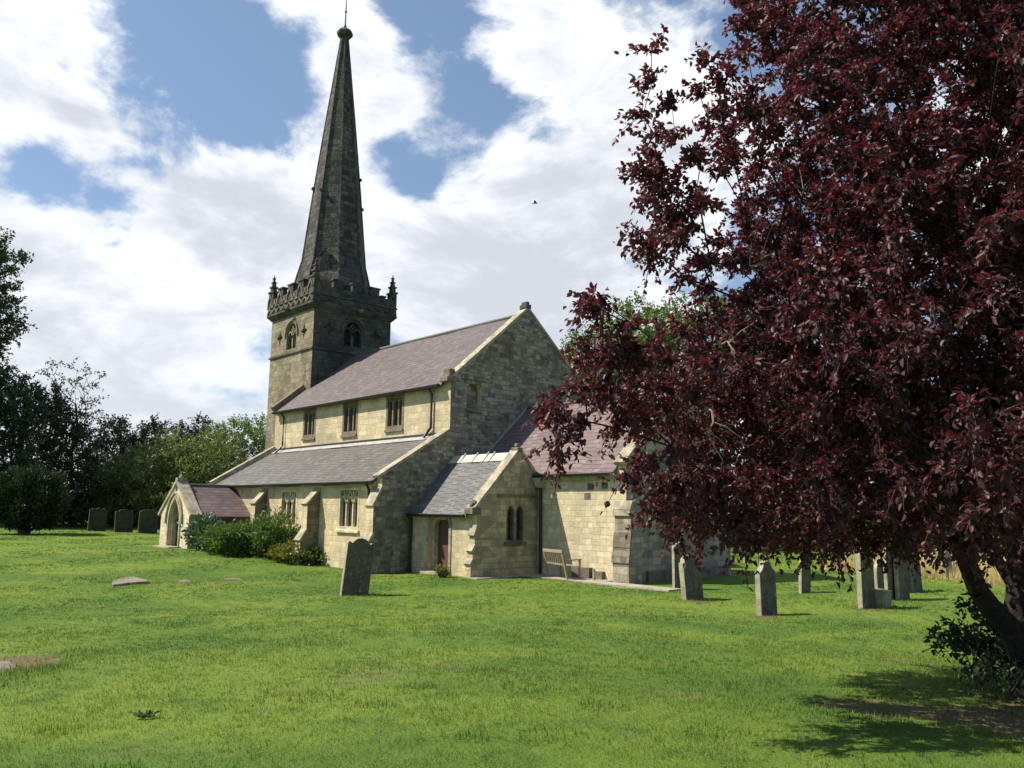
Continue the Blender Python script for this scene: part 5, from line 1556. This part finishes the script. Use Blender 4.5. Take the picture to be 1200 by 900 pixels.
headstone(1074, 693, 'gothic', .7, 1.15, 'pointed headstone at the right end of the row by the dry grass', 'headgrey', th=.10, lean=4)
headstone(1112, 690, 'round', .62, 1.0, 'weathered round headstone standing left in the tall dry grass', 'headpale', depth=29)
headstone(1124, 690, 'round', .5, .9, 'smaller round headstone standing right in the tall dry grass', 'headpale', depth=30)
headstone(875, 668, 'round', .4, .7, 'small pale headstone far behind the chancel corner', 'headpale', depth=38)
headstone(113, 619.5, 'broad', 1.05, 1.45, 'broad shaded headstone leftmost of the three by the dark hedge', 'headshade', th=.14, depth=51, lean=-2)
headstone(145, 619.5, 'ogee', 1.05, 1.42, 'broad shaded headstone in the middle of the three by the hedge', 'headshade', th=.14, depth=50, lean=2)
headstone(173, 620.5, 'round', 1.1, 1.42, 'broad shaded headstone of the three nearest the porch', 'headshade', th=.14, depth=49)


def ledger(pxs, label, th=.12, mat='slab', up_=.08, tilt=(0, 0)):
    """flat grave slab from its corners on the ground"""
    c = [gnd(x_, y_)[0] for x_, y_ in pxs]
    cen = np.mean(c, 0); cen[2] = gz(cen[0], cen[1])
    pts_ = []
    n_ = len(c)
    for i in range(n_):
        for f in (0, .25, .5, .75):
            q = c[i]*(1-f)+c[(i+1) % n_]*f
            q = q+rng.normal(size=3)*.035*np.array([1, 1, 0])
            pts_.append((q[0]-cen[0], q[1]-cen[1], -.1))
    o = MB().poly_prism(pts_, (0, 0, .1+up_)).build('grave_slab', M[mat], None, bevel=.02, rough=.006)
    o.location = tuple(cen); o.rotation_euler = (R_(tilt[0]), R_(tilt[1]), 0)
    return tag(o, label, 'grave slab', 'flat grave slabs in the lawn')


ledger([(131, 688), (177, 684), (156, 675), (128, 676)], 'large flat grey grave slab lying tilted in the lawn', up_=.03, tilt=(1.5, -1))
ledger([(198, 683.5), (225, 682), (221, 680), (200, 680.5)], 'sunken grave slab nearly grown over right of the large one', up_=.012)
ledger([(258, 680.5), (286, 680), (280, 677.5), (261, 678)], 'sunken pale grave slab nearest the green shrubs', up_=.012)
ledger([(-14, 790), (28, 787), (14, 779), (-16, 779)], 'broken rough stone slab sunk in the grass at the left edge', up_=.02, mat='trough')

# ------------------------------------------------------------------ bench and troughs by the chancel wall
bx0 = np.array([6.42, .0]); bx1 = np.array([5.25, .30])          # the two rear legs
bdir = unit(bx1-bx0); bfr = np.array([-bdir[1], bdir[0]])
if bfr[1] < 0: bfr = -bfr                                           # it faces the wall
blen = np.linalg.norm(bx1-bx0)
bz = .046
bench = empty('bench', ((bx0+bx1)[0]/2, (bx0+bx1)[1]/2, bz), 'weathered wooden garden bench in the corner between vestry and chancel', 'bench')


def BP(u, d, z):
    q = bx0+bdir*u+bfr*d
    return Vector((q[0], q[1], bz+z))


def bar(pa, pb, s1, s2, name, sub=None):
    pa, pb = Vector(pa), Vector(pb)
    d = (pb-pa).normalized()
    n1_ = d.cross(Vector((0, 0, 1)))
    if n1_.length < .1: n1_ = Vector((bdir[0], bdir[1], 0))
    n1_.normalize(); n2_ = d.cross(n1_).normalized()
    r_ = lambda p_: [p_+n1_*s1+n2_*s2, p_-n1_*s1+n2_*s2, p_-n1_*s1-n2_*s2, p_+n1_*s1-n2_*s2]
    m = sub or MB()
    m.loft([r_(pa), r_(pb)])
    if sub is None:
        return m.build(name, M['teak'], bench)


for u in (0, blen):
    bar(BP(u, .08, 0), BP(u, -.14, .95), .035, .03, 'leg')
    bar(BP(u, .56, 0), BP(u, .56, .64), .035, .03, 'leg')
    bar(BP(u, -.06, .63), BP(u, .62, .65), .035, .02, 'armrest')
bar(BP(-.03, -.14, .92), BP(blen+.03, -.14, .92), .022, .05, 'top_rail')
bar(BP(0, -.03, .50), BP(blen, -.03, .50), .022, .03, 'lower_rail')
sl = MB()
for k in range(9):
    u = .09+k*(blen-.18)/8
    bar(BP(u, -.04, .50), BP(u, -.135, .90), .010, .024, 'slat', sl)
sl.build('back_slats', M['teak'], bench)
st = MB()
for k in range(6):
    d = .04+k*.10
    bar(BP(-.02, d, .43), BP(blen+.02, d, .43), .04, .012, 'slat', st)
st.build('seat', M['teak'], bench)


def trough(px, py, l, wd, h, label, rz=0.0, plant=False):
    c, _ = gnd(px, py)
    c = np.array(c); c[2] = .046 if c[1] > -.06 else gz(c[0], c[1])
    m = MB()
    o1 = [(-l/2, -wd/2), (l/2, -wd/2), (l/2, wd/2), (-l/2, wd/2)]
    o2 = [(x_*.8, y_*.72) for x_, y_ in o1]
    m.loft([[(*q, 0) for q in o1], [(q[0]*1.04, q[1]*1.04, h) for q in o1], [(*q, h) for q in o2], [(*q, h*.45) for q in o2]])
    o = m.build('stone_trough', M['trough'], None, bevel=.012)
    o.location = tuple(c); o.rotation_euler = (0, 0, rz)
    return tag(o, label, 'stone trough', 'stone troughs by the chancel wall')


trough(684, 678, .75, .4, .36, 'long low stone trough beside the wooden bench', .1)
trough(689, 672.5, .6, .4, .52, 'taller dark stone trough behind the long low one', 0)
trough(704, 680.5, .5, .35, .26, 'short stone trough nearest the chancel buttress', -.1)
c, _ = gnd(702, 679)
clumpshrub('potted_plant', 'small leafy plant growing behind the short stone trough', 703, 677, None, .22, .75, M['leafyellow'], .09, 420, cat='plant')
lp, _ = gnd(696, 682)
pd = MB().box(-.05, .05, -.03, .03, -.05, .36).build('marker_stone', M['headpale'], None, bevel=.01)
pd.location = (lp[0], lp[1], .046); tag(pd, 'thin upright pale stone between the troughs', 'stone')

# bird over the church
bp_ = at(627, 238, 55)
brd = empty('bird', bp_, 'small dark bird flying above the nave roof', 'bird', rz=.6)
bw = Matrix.Translation(Vector(bp_)) @ Matrix.Rotation(.6, 4, 'Z')
body = MB()
body.loft([[bw @ Vector((x_, r_*math.cos(a_), r_*math.sin(a_)*.9)) for a_ in np.linspace(0, 2*math.pi, 7)[:-1]] for x_, r_ in ((-.22, .008), (-.12, .03), (0, .045), (.1, .04), (.15, .028), (.19, .006))])
body.build('body', M['bird'], brd)
for s_ in (-1, 1):
    wg = MB().poly_prism([bw @ Vector(q) for q in [(.08, s_*.03, .02), (.10, s_*.16, .07), (.03, s_*.36, .06), (-.05, s_*.18, .05), (-.06, s_*.03, .02)]], (0, 0, .008))
    wg.build('wing', M['bird'], brd)
